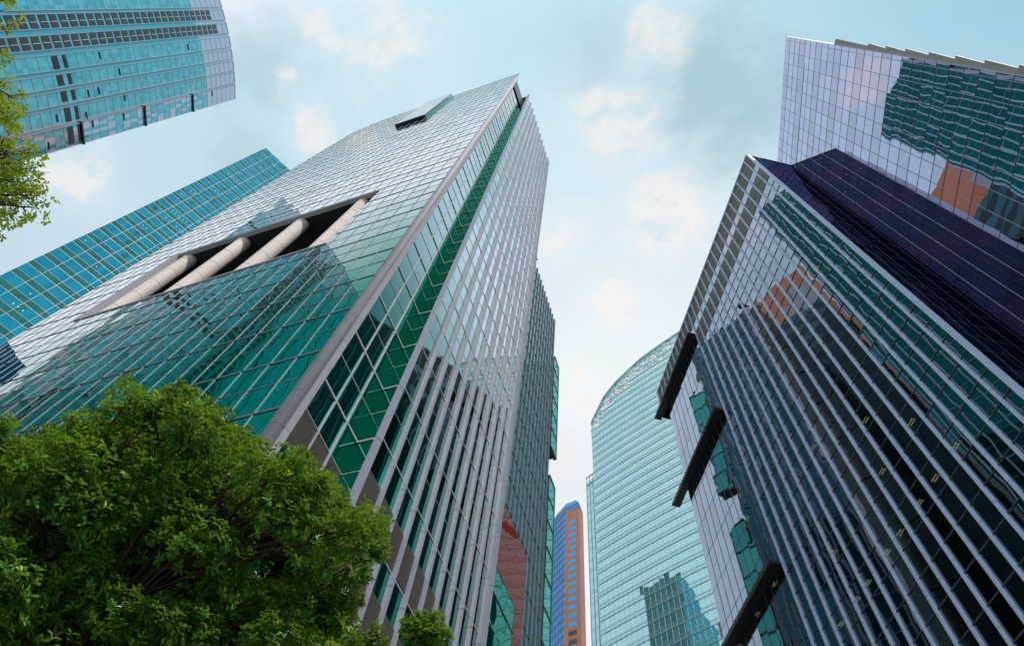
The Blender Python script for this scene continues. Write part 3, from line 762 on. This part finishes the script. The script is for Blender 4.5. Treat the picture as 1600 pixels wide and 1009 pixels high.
# ------------------------------------------------------------------ ground
def ground():
    m=MB(); m.quad((-3000,-3000,0),(3000,-3000,0),(3000,3000,0),(-3000,3000,0)); struct('ground',m,M['paving'])
    m=MB(); m.quad((1.5,-400,.004),(8.5,-400,.004),(8.5,400,.004),(1.5,400,.004)); struct('road',m,M['asphalt'])
    m=MB()
    for x0,x1 in ((1.2,1.5),(8.5,8.8)): m.hexa([(x0,-400,0),(x1,-400,0),(x1,400,0),(x0,400,0),(x0,-400,.13),(x1,-400,.13),(x1,400,.13),(x0,400,.13)])
    struct('kerb',m,M['kerb'])
    m=MB()
    for y in frange(-120,120,6): m.quad((4.93,y,.008),(5.07,y,.008),(5.07,y+3,.008),(4.93,y+3,.008))
    struct('road_marking',m,M['paint'])
M['paving']=plain('grey_paving',(.27,.26,.25),.8,0,.2,.15)
M['asphalt']=plain('asphalt',(.05,.05,.052),.9,0,.2,.2)
M['kerb']=plain('concrete_kerb',(.33,.33,.32),.8)
M['paint']=plain('white_road_paint',(.75,.75,.73),.7)
ground()

# ------------------------------------------------------------------ trees
def leafmat(name,c1,c2,c3):
    m,nt,out=newmat(name); a=attr(nt); c=mixc(nt,a,c1,c2)
    young=mathn(nt,'GREATER_THAN',a,.965); c=mixc(nt,young,c,c3)
    p=nd(nt,'ShaderNodeBsdfPrincipled'); p.inputs['Roughness'].default_value=.38; p.inputs['Specular IOR Level'].default_value=.5
    nt.links.new(c,p.inputs['Base Color'])
    tr=nd(nt,'ShaderNodeBsdfTranslucent'); nt.links.new(mixc(nt,.5,c,c3),tr.inputs[0])
    mx=nd(nt,'ShaderNodeMixShader'); mx.inputs[0].default_value=.36
    nt.links.new(p.outputs[0],mx.inputs[1]); nt.links.new(tr.outputs[0],mx.inputs[2]); nt.links.new(mx.outputs[0],out.inputs[0]); return m
M['leaf']=leafmat('glossy_green_leaf',(.022,.115,.008),(.10,.30,.020),(.40,.50,.04))
M['leafU']=leafmat('yellow_green_leaf',(.20,.34,.02),(.36,.50,.035),(.45,.48,.04))
M['bark']=plain('brown_bark',(.055,.042,.03),.9,0,.2,.3,vscale=6)
def leaf(mb,p,dr,up,ln,w,r):
    dr=dr.normalized(); sd=dr.cross(up)
    if sd.length<.05: sd=dr.orthogonal()
    sd.normalize(); nn=sd.cross(dr)
    droop=nn*(-ln*.10); fold=nn*(w*.22)
    a=p; b=p+dr*ln*.48+sd*w*.42+fold; b2=p+dr*ln*.84+sd*w*.42+fold*.8+droop*.6; c=p+dr*ln+droop; e2=p+dr*ln*.84-sd*w*.42+fold*.8+droop*.6; e=p+dr*ln*.48-sd*w*.42+fold
    i=len(mb.v); mb.v+=[tuple(a),tuple(b),tuple(b2),tuple(c),tuple(e2),tuple(e)]
    for f in ((0,1,2,3),(0,3,4,5)):
        mb.f.append(tuple(i+k for k in f)); mb.r.append(r); mb.m.append(0)
def rv(): 
    while True:
        v=Vector((random.uniform(-1,1),random.uniform(-1,1),random.uniform(-1,1)))
        if .05<v.length<1: return v
def tree(label,clumps,base,fork,crown_r,ros,ll,mat,nlimb,sprigs=()):
    T=thing('street_tree',label,'tree',(base[0],base[1],0))
    cl=[Vector((a,b,c+CAMZ)) for a,b,c in clumps]
    fork=Vector(fork); base=Vector(base)
    m=MB(); mid=base.lerp(fork,.5)+Vector((.12,-.08,0))
    m.tube(base,mid,.22*crown_r,.17*crown_r,n=10,cap=False); m.tube(mid,fork,.17*crown_r,.14*crown_r,n=10,cap=False)
    for k in range(5):
        a=k*1.26; m.tube(base+Vector((math.cos(a)*.3*crown_r,math.sin(a)*.3*crown_r,-.02)),base+Vector((0,0,.5)),.09*crown_r,.12*crown_r,n=6,cap=False)
    m.build('trunk',M['bark'],T,smooth=True)
    # limbs to cluster centres, twigs to the clumps
    cen=[cl[0]]
    while len(cen)<nlimb: cen.append(max(cl,key=lambda p:min((p-c).length for c in cen)))
    for _ in range(6):
        grp=[[] for _ in cen]
        for p in cl: grp[min(range(len(cen)),key=lambda i:(p-cen[i]).length)].append(p)
        cen=[sum(g,Vector())/len(g) if g else c for g,c in zip(grp,cen)]
    for c,g in zip(cen,grp):
        g=g+[q for q in [Vector((a,b,e+CAMZ)) for a,b,e in sprigs] if min(cen,key=lambda w:(w-q).length)==c]
        m=MB(); pts=[fork]; away=(c-fork)
        for k in (.35,.7,1): pts.append(fork+away*k+Vector((random.gauss(0,.12),random.gauss(0,.12),math.sin(k*3.1)*.35)))
        rad=[.075,.05,.032,.02]
        for i in range(3): m.tube(pts[i],pts[i+1],rad[i]*crown_r,rad[i+1]*crown_r,n=7,cap=False)
        for p in g:
            tt=random.random(); j=random.choice((1,2,2)); q=pts[j].lerp(pts[j+1],tt)
            mm=q.lerp(p,.5)+rv()*.15
            m.tube(q,mm,.018,.012,n=5,cap=False); m.tube(mm,p,.012,.006,n=5,cap=False)
            for _ in range(4): m.tube(p.lerp(mm,random.random()*.6),p+rv()*ros[1]*.9,.006,.003,n=4,cap=False)
        m.build('limb',M['bark'],T,smooth=True)
    mb=MB(); sp=[Vector((a,b,c+CAMZ)) for a,b,c in sprigs]
    for p in cl+[c+rv()*.1 for c in cen]+sp:
        R=ros[1]*random.uniform(.75,1.2)*(.62 if p in sp else 1); tone=random.random()*.5
        for _ in range(int(ros[0]*random.uniform(.7,1.3)*(.36 if p in sp else 1))):
            v=rv(); q=p+Vector((v.x,v.y,v.z*.75))*R
            ax=(v*.7+Vector((0,0,.8))+rv()*.5).normalized()
            u=ax.orthogonal().normalized(); w=ax.cross(u); n=random.randint(5,8); ph=random.random()*6
            t0=tone+random.random()*.45
            if random.random()<.03: t0=.98
            for k in range(n):
                a=ph+6.283*k/n+random.gauss(0,.25)
                dr=(u*math.cos(a)+w*math.sin(a))+ax*random.uniform(.1,.7)
                leaf(mb,q+ax*random.uniform(-.03,.03),dr,ax+rv()*.25,ll*random.uniform(.6,1.15),ll*random.uniform(.36,.5),min(.999,t0+random.uniform(-.05,.05)))
    mb.build('crown',mat,T)
BIG=[(-4.11,4.81,4.28),(-4.56,2.53,3.9),(-4.38,3.01,5.21),(-3.84,3.9,5.25),(-5.37,3.32,5.71),(-6.74,3.25,4.01),(-6.36,4.13,3.82),(-4.83,2.39,4.75),(-3.52,3.22,4.78),(-4.81,4.09,5.41),(-6.18,2.65,4.9),(-4.59,3.17,4.17),(-5.73,3.16,3.2),(-6,3.6,3.92),(-5.01,2.76,3.39),(-4.28,4.01,4.35),(-5.13,3.71,3.66),(-4.99,4.75,5.24),(-4.26,4.52,3.95),(-5.57,4.01,5.35),(-4.62,2.36,3.76),(-5.98,4.05,4.74),(-3.46,4.38,3.78),(-4.86,2.86,5.06),(-6.1,4.5,3.92),(-5.34,3.45,4.85),(-4.16,3.93,5.33),(-4.54,4.2,5.17),(-6.17,1.87,4.47),(-5.13,5.09,4.76),(-5.1,3.45,3.76),(-4.06,4.56,5.39),(-4.87,3.04,4.96),(-5.46,3.8,5.13),(-5.43,3.91,4.65),(-4.95,3.63,4.44),(-4.68,3.08,5.32),(-4.38,2.31,4.22),(-3.75,2.75,4.62),(-5.79,3.18,3.77),(-4.53,3.18,4.38),(-4.58,3.91,3.33),(-5,2.05,3.83),(-6.06,4.02,4.87),(-5.51,3.35,4.05),(-6.56,3.49,3.86),(-5.76,3.56,5.42),(-5.22,3.88,3.53),(-4.59,2.42,3.98),(-4.76,1.96,4.05),(-6.48,2.63,4.51),(-5.18,2.64,3.89),(-5.41,2.33,3.48),(-5.66,4.02,4.2),(-5.51,3.16,4.93),(-3.96,3.57,5.21),(-6.84,2.52,4.7),(-5.2,3.69,4.59),(-4.48,3.94,3.7),(-5.5,3.87,3.54),(-4.07,3.95,4.96),(-5.27,3.67,3.59),(-5.32,1.53,4.01),(-5.8,2.33,4.67),(-5.51,3.38,4.31),(-6.46,4.03,4.37),(-4.05,4.48,4.57),(-4.2,2.95,4.95),(-4.29,2.57,4.91),(-6.57,3.85,4.4),(-5.62,3.35,4.25),(-6.03,3.01,3.63),(-4.32,3.49,3.55),(-4.74,2.07,4.06),(-4.72,2.71,3.55),(-6.71,3.82,4.03),(-3.1,3.61,4.51),(-5.22,3.04,4.12),(-4.88,5.06,4.87),(-5.69,3.04,5.67),(-6.33,3.5,4.21),(-5.86,2.63,4.28),(-4.17,4.21,4.83),(-5.84,3.3,3.98),(-5.56,2.16,4),(-5.38,2.64,5.44),(-5.39,2.91,4.18),(-6.35,3.69,4.1),(-5.52,2.9,6),(-3.81,4.8,4.13),(-4.01,3.74,5.12),(-4.51,4.18,3.58),(-6.58,3.39,4.73),(-6.33,3.77,3.74),(-4.77,3.78,4.63),(-6.88,3.17,4.43),(-4.22,3.78,4.85),(-4.64,4.55,4.1),(-4.34,3.62,3.57),(-4.87,4,3.6),(-4.62,4.53,5.77),(-4.59,3.4,3.26),(-4.84,2.74,4.21),(-5.39,3.76,4.17),(-4.3,3.65,4.95),(-6.08,2.95,5.36),(-5.24,2.17,4.63),(-4.84,3.62,4.2),(-3.5,4.19,5.11),(-5.62,3.02,5.39),(-4.77,2.16,5),(-4.4,2.66,4.2),(-4.28,3.74,5.03),(-4.94,3.23,4.51),(-5.95,3.89,4.42),(-5.99,3.36,4.76),(-5.23,3.42,5.86),(-3.86,3.98,4.2),(-4.49,4.85,5.55),(-4.84,3.09,3),(-6.46,3.88,3.58),(-4.79,2.14,3.82),(-4.25,3.45,3.94),(-4.05,4.26,5.19),(-4.01,3.87,5.16),(-5.77,2.02,4.34),(-4.72,4.02,3.97),(-5.13,3.7,4.17),(-5.16,2.28,3.41),(-5.37,1.93,3.75),(-5.47,3.87,3.71),(-4.7,3.29,5.22),(-6.43,2.91,4.85),(-5.07,3.87,5.06),(-5.24,1.77,3.92),(-5.74,4.09,4.26),(-4.74,3.26,4.15),(-4.65,3.6,4.18),(-4.53,4.04,3.96),(-4.64,2.19,4.8),(-6.41,3.65,3.48),(-4.31,3.85,3.63),(-6.04,3.67,4.64),(-4.08,2.16,4.58),(-3.94,4.59,4.5),(-5.69,3.02,5.75),(-6.02,2.56,5.03),(-4.91,3.72,4.73),(-4.3,3.51,4.2),(-4.95,2.45,3.28),(-5.84,3.24,5.56),(-5.51,2.93,4.25),(-5.77,3.68,4.99),(-4.84,3.06,4.73),(-4.98,5.37,4.71),(-4.75,5.41,4.79),(-4.51,2.37,3.98),(-4.37,3.25,3.46),(-3.7,3.82,3.62),(-4.81,3.03,3.6),(-4.51,4.73,5.09),(-4.78,2.97,3.5),(-5.09,2.87,3.74),(-5.48,3.04,4.97),(-5.18,4.36,4.04),(-6.42,3.57,3.82),(-5.64,2.64,3.51),(-5.27,3.86,5.14),(-5.98,2.57,5.85),(-6.7,4.1,3.83),(-5.61,3.76,4.8),(-5.36,2.53,5.12),(-4.72,3.4,3.64),(-5.25,4.38,3.77),(-5.31,2.69,3.37),(-5.49,2.5,5.24),(-5.42,4,5.07),(-3.6,3.21,4.4),(-4.45,2.77,4.51),(-4.21,4,3.95),(-4.96,3.45,6.02),(-4.74,2.82,3.98),(-5.52,3.04,5.38),(-5.72,2.65,3.82),(-4.12,2.3,4.68),(-4.11,3.97,3.3),(-5.66,3.65,5),(-5.24,3.46,6.03),(-5.67,3.49,4.94),(-4.8,3.85,4.26),(-4.57,3.96,6.11),(-3.5,3.53,4.4),(-6.48,3.18,4.41),(-6.03,2.41,5.15),(-4.99,3.85,4.64),(-3.77,4.39,4.01),(-3.7,4.03,4.63),(-5.58,3.87,4.67),(-4.01,3.92,4.02),(-5.59,3.73,3.92),(-3.48,3.63,4.67),(-4.32,2.53,4.58),(-5.63,4.66,4.85),(-4.12,2.93,3.96),(-4.48,3.52,3.21),(-6.26,2.58,5.54),(-4.54,3.05,3.43),(-5.47,3.15,3.32),(-6.06,4.01,3.64),(-3.91,4.87,4.39),(-5.89,3.24,3.78),(-4.73,4.74,4.89),(-6.66,1.9,4.95),(-3.86,3.99,3.44),(-4.95,1.88,3.89),(-4.86,4.2,4.85),(-6.18,2.64,4.96),(-6,3.72,3.94),(-6.11,4.07,4.49),(-5.48,2.15,4.38),(-6.17,2.74,4.58),(-3.94,4.65,4.71),(-4.98,4.05,5.79),(-6.28,2.66,4.29),(-6.08,4.2,3.83),(-5.89,3.33,4.21),(-4.37,4.23,3.68),(-5.85,3.25,3.27),(-5.71,4.35,4.13),(-4.34,3.99,3.88),(-4.18,4.77,4.09),(-5.73,3.01,3.73),(-3.41,3.65,4.59),(-5.15,2.7,3.73),(-6.24,3.46,3.57),(-4.55,2.93,5.06),(-4.89,2.15,5.02),(-6.93,3.64,4.01),(-6.83,2.53,4.73),(-4.56,5.15,4.69),(-4.85,2.77,3.72),(-4.49,3.08,4.7),(-5.56,3.04,5.82),(-5.2,2.3,4.78),(-4.16,5.01,5.64),(-5.63,3.26,5.31),(-6.19,2.98,4.81),(-6.2,2.39,4.23),(-5.24,3.01,4.21),(-5,4.02,3.68),(-4.17,4.61,3.97),(-4.72,4.68,4.32),(-5.12,3.11,3.5),(-5.41,3.25,4.03),(-5.14,3.69,3.35),(-3.62,4.08,3.84),(-3.74,3.67,5.06),(-5.03,2.99,4.55),(-3.7,3.12,4.74),(-4.24,3.86,5.12),(-6.04,3.24,3.88),(-5.15,2.21,3.32),(-5.93,3.82,4.48),(-5.17,3.56,4.18),(-6.6,2.2,4.73),(-6.11,2.77,4.4),(-5.38,3.51,4.34),(-5.07,3.87,4.39),(-3.74,4.11,5.42),(-3.85,4.43,5.66),(-4.56,2.19,4.5),(-5.34,3.04,4.9),(-4.38,4.1,3.84),(-4.12,3.21,4.08),(-3.84,4.46,4.75),(-4.84,3.43,4.4),(-4.81,4.02,3.75),(-5.78,3.76,4),(-5.83,2.2,4.1),(-5.64,2.15,4.24),(-5.29,3.67,3.73),(-4.35,2.85,4.11),(-6.3,3.47,3.9),(-4.73,2.23,4.5),(-5.51,3.7,3.34),(-5.01,2.41,3.2),(-5.18,3.47,6.08),(-4.08,3.26,4.17),(-6.3,2.73,5.24),(-4.59,3.79,4.95),(-3.94,3.81,4.06),(-5.59,5.16,4.34),(-5.67,3.4,4.43),(-5.86,2.74,4.44),(-6.65,3.91,4.22),(-5.06,4.06,3.93),(-4.6,2.08,4.92),(-5.08,3.98,5.61),(-4.9,2.09,4.41),(-5.18,5.08,4.85)]
UPPER=[(-6.05,-2.01,7.61),(-5.68,-1.69,6.85),(-5.65,-1.92,6.91),(-6.02,-1.92,7.43),(-5.44,-1.77,6.97),(-5.85,-2.07,7.33),(-5.71,-1.79,7.19),(-5.91,-1.64,7.01),(-5.23,-1.88,6.82),(-5.78,-2.1,7.46),(-6.68,-0.32,7.32),(-6.76,-0.25,7.17),(-6.1,0.02,6.16),(-5.86,-0.42,6.47),(-6.73,0.02,7.13),(-6.28,0.11,6.78),(-6,-0.44,6.91),(-6.31,-0.22,6.82),(-6.22,-0.71,6.46),(-5.77,-1.05,6.38),(-6.14,0.01,6.76),(-6.4,-1.01,7.02),(-5.91,-1.32,6.74),(-6.91,-0.11,7.22),(-6.45,-0.44,6.9),(-5.79,-0.8,6.65),(-6.92,-0.63,7.23),(-6.68,-1.48,7.51),(-6.15,-0.26,6.93),(-6.95,0.13,7.24),(-6.29,-0.47,6.4),(-5.65,-1.1,6.58),(-6.19,-0.01,6.16),(-6.58,0.02,7.16),(-6.68,-0.63,7.17),(-6.66,-0.19,7.27),(-6.21,-0.36,6.59),(-6.84,0.15,6.86),(-5.87,-0.48,6.51),(-6.49,0.02,6.17),(-6.49,-1.04,7.7),(-6.22,-0.89,7.26),(-5.76,-0.98,6.59),(-6.2,-0.65,6.92),(-6.32,-0.16,6.77),(-6.16,-0.99,7.03),(-5.96,-0.36,6.54),(-6.51,-0.54,6.61),(-6.76,0.08,6.62),(-5.81,-1.04,6.72),(-6.34,-0.15,6.43),(-7.04,-0.17,7.33),(-6.34,-1.27,7.18),(-6.31,-0.45,6.63),(-7.35,0.11,7.06),(-6.42,-0.94,7.26)]
YOUNG=[(-3.7,4.67,4.23),(-3.83,4.66,4.3),(-3.7,4.91,4.4),(-3.51,4.56,4.13),(-4.02,4.58,4.34),(-3.43,5.34,4.43),(-3.79,4.54,4.05),(-3.43,4.96,4.18),(-3.7,4.56,4.31),(-3.79,4.7,4.25),(-3.27,4.61,4.19),(-3.9,4.65,4.42),(-2.91,4.88,4.41),(-2.9,4.98,4.32),(-2.78,5.01,4.19),(-2.75,4.77,4.35),(-2.87,4.71,4.31),(-2.84,4.7,4.33),(-2.74,4.75,4.27)]
SPRIG=[(-4.18,1.96,4.73),(-4.1,3.51,5.73),(-3.9,4.89,4.79),(-3.69,3.07,5.02),(-4.57,1.82,4.73),(-5.61,2.05,4.78),(-3.84,3.58,5.49),(-4.6,3.09,5.73),(-4.44,2.47,5.32),(-6.02,2.15,4.87),(-4.79,1.84,4.37),(-3.6,2.91,4.84),(-4.98,1.97,4.79),(-3.4,4.31,5.13),(-4.97,2.52,5.68),(-5.05,2.42,5.67),(-5.32,1.84,4.19),(-6.32,1.83,4.9),(-4.64,2.2,5.3),(-4.54,3.17,5.67),(-3.59,4.53,5.66),(-5.9,2.15,4.97),(-3.62,4.64,4.3),(-5.18,1.57,4.04),(-4.04,3.42,5.63),(-5.61,1.99,4.55),(-3.24,4,5.14),(-3.16,3.94,4.91),(-5.06,1.94,4.56),(-3.41,4.32,5.02),(-3.24,4.11,4.57),(-3.41,3.28,4.87),(-3.73,4.73,4.53),(-5.16,1.96,4.56),(-3.76,3.57,5.29),(-4.44,3.01,5.57),(-3.55,3.51,5.13),(-5.11,2.66,6.02),(-4.32,2.46,5.19),(-3.72,4.62,4.8),(-3.83,3.87,5.45),(-3.92,3.21,5.28),(-3.93,4.88,5.06),(-4.49,2.77,5.4),(-4.65,3.03,5.77),(-3.78,3.1,5.09)]

low=[]
rr=random.Random(3)
for k in range(70): low.append((-6.3+rr.uniform(-2.6,2.6),4.0+rr.uniform(-2.2,2.4),2.4+rr.uniform(-.5,.5)))
tree('broad leafy green street tree below the loggia tower, filling the lower left corner',BIG+low,(-6.4,3.2,0),(-6.2,3.3,2.9),1.0,(56,.285),.069,M['leaf'],14,SPRIG)
ul=[(-6.9+rr.uniform(-2.5,.2),-1.6+rr.uniform(-2,1.2),6.6+rr.uniform(-1.4,1.6)) for k in range(40)]
tree('airy yellow green tree whose twigs enter at the upper left',UPPER+ul,(-9.0,-2.2,0),(-8.8,-2.1,4.2),.45,(10,.21),.07,M['leafU'],8)
tree('young tree with two small leafy tips in front of the lower fins',YOUNG+[(-3.4+rr.uniform(-.6,.6),4.9+rr.uniform(-.5,.5),3.4+rr.uniform(-.5,.5)) for k in range(10)],(-3.3,4.9,0),(-3.3,4.9,2.6),.45,(20,.15),.085,M['leaf'],4)

# ------------------------------------------------------------------ sky, sun, camera
SUN_EL,SUN_AZ=48,-38          # azimuth counter-clockwise from +x: where the sun stands
world=bpy.data.worlds.new('World'); scene.world=world; world.use_nodes=True
nt=world.node_tree; nt.nodes.clear()
out=nt.nodes.new('ShaderNodeOutputWorld'); bg=nt.nodes.new('ShaderNodeBackground'); bg.inputs[1].default_value=.11
sky=nt.nodes.new('ShaderNodeTexSky'); sky.sky_type='NISHITA'; sky.sun_disc=False; sky.sun_elevation=R_(SUN_EL)
sky.sun_rotation=R_(90-SUN_AZ); sky.air_density=1.0; sky.dust_density=1.5; sky.ozone_density=1.0
tc=nt.nodes.new('ShaderNodeTexCoord'); dirv=tc.outputs['Generated']
sx=nt.nodes.new('ShaderNodeSeparateXYZ'); nt.links.new(dirv,sx.inputs[0])
# flat cloud layer coordinates: direction projected on a plane overhead
zc=mathn(nt,'MAXIMUM',sx.outputs[2],.08)
pl=nt.nodes.new('ShaderNodeCombineXYZ'); nt.links.new(mathn(nt,'DIVIDE',sx.outputs[0],zc),pl.inputs[0]); nt.links.new(mathn(nt,'DIVIDE',sx.outputs[1],zc),pl.inputs[1])
def noise(scale,detail,rough=.55,off=0):
    n=nt.nodes.new('ShaderNodeTexNoise'); n.inputs['Scale'].default_value=scale; n.inputs['Detail'].default_value=detail; n.inputs['Roughness'].default_value=rough
    mp=nt.nodes.new('ShaderNodeMapping'); mp.inputs['Location'].default_value=(off,off*.7,0); mp.inputs['Rotation'].default_value=(0,0,.5); mp.inputs['Scale'].default_value=(.8,1.35,1); nt.links.new(pl.outputs[0],mp.inputs[0]); nt.links.new(mp.outputs[0],n.inputs['Vector']); return n.outputs['Fac']
def sstep(x,a,b):
    n=nt.nodes.new('ShaderNodeMapRange'); n.interpolation_type='SMOOTHSTEP'; nt.links.new(x,n.inputs[0]); n.inputs[1].default_value=a; n.inputs[2].default_value=b; return n.outputs[0]
# thin high veil: pale cyan overhead, whiter low down the street, thinner to the right
sunv=Vector((-.13,.754,.643))
sdn=nt.nodes.new('ShaderNodeVectorMath'); sdn.operation='DISTANCE'; nt.links.new(dirv,sdn.inputs[0]); sdn.inputs[1].default_value=sunv
near=sstep(sdn.outputs['Value'],.86,.25)
vc=mixc(nt,near,(5.6,7.95,9.0),(9.0,9.4,9.5))
thin=sstep(sx.outputs[0],.10,.55)
vc=mixc(nt,thin,vc,(3.1,5.9,7.1))
west=sstep(mathn(nt,'MULTIPLY',sx.outputs[0],-1),.25,.75)
vc=mixc(nt,mathn(nt,'MULTIPLY',west,.45),vc,(6.9,7.7,8.2))
south=sstep(mathn(nt,'MULTIPLY',sx.outputs[1],-1),.05,.145)
vc=mixc(nt,mathn(nt,'MULTIPLY',south,.9),vc,(8.6,9.0,9.9))
veil=mathn(nt,'ADD',.86,mathn(nt,'MULTIPLY',mathn(nt,'SUBTRACT',noise(1.6,3),.5),.35),clamp=True)
c=mixc(nt,veil,sky.outputs[0],vc)
# cumulus: soft-edged patches where the photograph has them, broken up by noise
CL=[((.0,.166,.986),.055),((.05,.19,.98),.045),((-.252,-.018,.968),.06),((-.33,-.062,.942),.028),((.062,.317,.946),.055),((-.139,.497,.857),.03),((-.635,0,.773),.03),((-.374,.053,.926),.028),((-.389,-.024,.921),.022),((-.097,.301,.949),.03),((.094,.079,.992),.04),((-.049,.407,.912),.04),((-.30,-.40,.86),.2),((.3,-.5,.8),.25),((.6,.5,.6),.2),((-.1,.8,.55),.15)]
nz=noise(7,10,.66); nz2=noise(15,5,.6,3.1)
wv=nt.nodes.new('ShaderNodeVectorMath'); wv.operation='MULTIPLY_ADD'; wv.inputs[1].default_value=(.11,.11,.11)
wn_=nt.nodes.new('ShaderNodeTexNoise'); wn_.inputs['Scale'].default_value=11; wn_.inputs['Detail'].default_value=5; nt.links.new(pl.outputs[0],wn_.inputs['Vector'])
ws=nt.nodes.new('ShaderNodeVectorMath'); ws.operation='SUBTRACT'; ws.inputs[1].default_value=(.5,.5,.5); nt.links.new(wn_.outputs['Color'],ws.inputs[0])
nt.links.new(ws.outputs[0],wv.inputs[0]); nt.links.new(dirv,wv.inputs[2])
acc=None
for d,rad in CL:
    v=Vector(d).normalized()
    dp=nt.nodes.new('ShaderNodeVectorMath'); dp.operation='DISTANCE'; nt.links.new(wv.outputs[0],dp.inputs[0]); dp.inputs[1].default_value=v
    mk=mathn(nt,'SUBTRACT',1.0,mathn(nt,'DIVIDE',dp.outputs['Value'],rad*1.5))
    acc=mk if acc is None else mathn(nt,'MAXIMUM',acc,mk)
acc=mathn(nt,'MAXIMUM',acc,-.9)
den=mathn(nt,'ADD',acc,mathn(nt,'MULTIPLY',mathn(nt,'SUBTRACT',nz,.5),2.4))
mask=sstep(den,.12,.72)
den2=mathn(nt,'ADD',mathn(nt,'MULTIPLY',acc,1.0),mathn(nt,'MULTIPLY',mathn(nt,'SUBTRACT',noise(4.0,9,.66,5.3),.5),2.2))
broad=sstep(den2,-.75,.55)
c=mixc(nt,mathn(nt,'MULTIPLY',broad,.32),c,mixc(nt,near,(6.9,7.9,8.4),(8.9,9.0,9.0)))
lit=mixc(nt,sstep(nz2,.30,.55),(5.6,6.9,7.5),(8.9,8.25,7.8))
# grey undersides on the broad bank right of the centre
for gc,gr,gs in (((.165,.175,.968),.14,.72),((.02,.075,.995),.08,.3),((-.41,-.06,.91),.09,.45),((-.47,.05,.88),.07,.3)):
    gd_=nt.nodes.new('ShaderNodeVectorMath'); gd_.operation='DISTANCE'; nt.links.new(wv.outputs[0],gd_.inputs[0]); gd_.inputs[1].default_value=gc
    gm=mathn(nt,'ADD',mathn(nt,'SUBTRACT',1.0,mathn(nt,'DIVIDE',gd_.outputs['Value'],gr)),mathn(nt,'MULTIPLY',mathn(nt,'SUBTRACT',nz,.5),1.8))
    c=mixc(nt,mathn(nt,'MULTIPLY',sstep(gm,-.1,.8),gs),c,(3.4,5.0,5.6))
c=mixc(nt,mathn(nt,'MULTIPLY',mask,.58),c,lit)
nt.links.new(c,bg.inputs[0]); nt.links.new(bg.outputs[0],out.inputs[0])

sd=bpy.data.lights.new('sun','SUN'); sd.energy=3.2; sd.angle=R_(.6); sd.color=(1,.94,.85)
so=bpy.data.objects.new('sun',sd); col.objects.link(so)
v=Vector((math.cos(R_(SUN_AZ))*math.cos(R_(SUN_EL)),math.sin(R_(SUN_AZ))*math.cos(R_(SUN_EL)),math.sin(R_(SUN_EL))))
so.rotation_euler=v.to_track_quat('Z','Y').to_euler(); so.location=(0,0,300)

cd=bpy.data.cameras.new('camera'); cam=bpy.data.objects.new('camera',cd); col.objects.link(cam); scene.camera=cam
cd.sensor_width=36; cd.lens=36*1034.89/1600; cd.clip_end=8000; cd.clip_start=.05
rt=Vector((.94675,.31216,.07888)); up=Vector((.24903,-.86523,.43516)); fw=Vector((-.20409,.39234,.89689))
cam.matrix_world=Matrix(((rt.x,up.x,-fw.x,0),(rt.y,up.y,-fw.y,0),(rt.z,up.z,-fw.z,CAMZ),(0,0,0,1)))

scene.render.engine='CYCLES'
scene.cycles.max_bounces=8; scene.cycles.glossy_bounces=5; scene.cycles.transparent_max_bounces=10; scene.cycles.transmission_bounces=4; scene.cycles.diffuse_bounces=3
scene.render.resolution_x=1024; scene.render.resolution_y=645
vs=scene.view_settings; vs.view_transform='Standard'; vs.look='None'; vs.exposure=0; vs.gamma=1
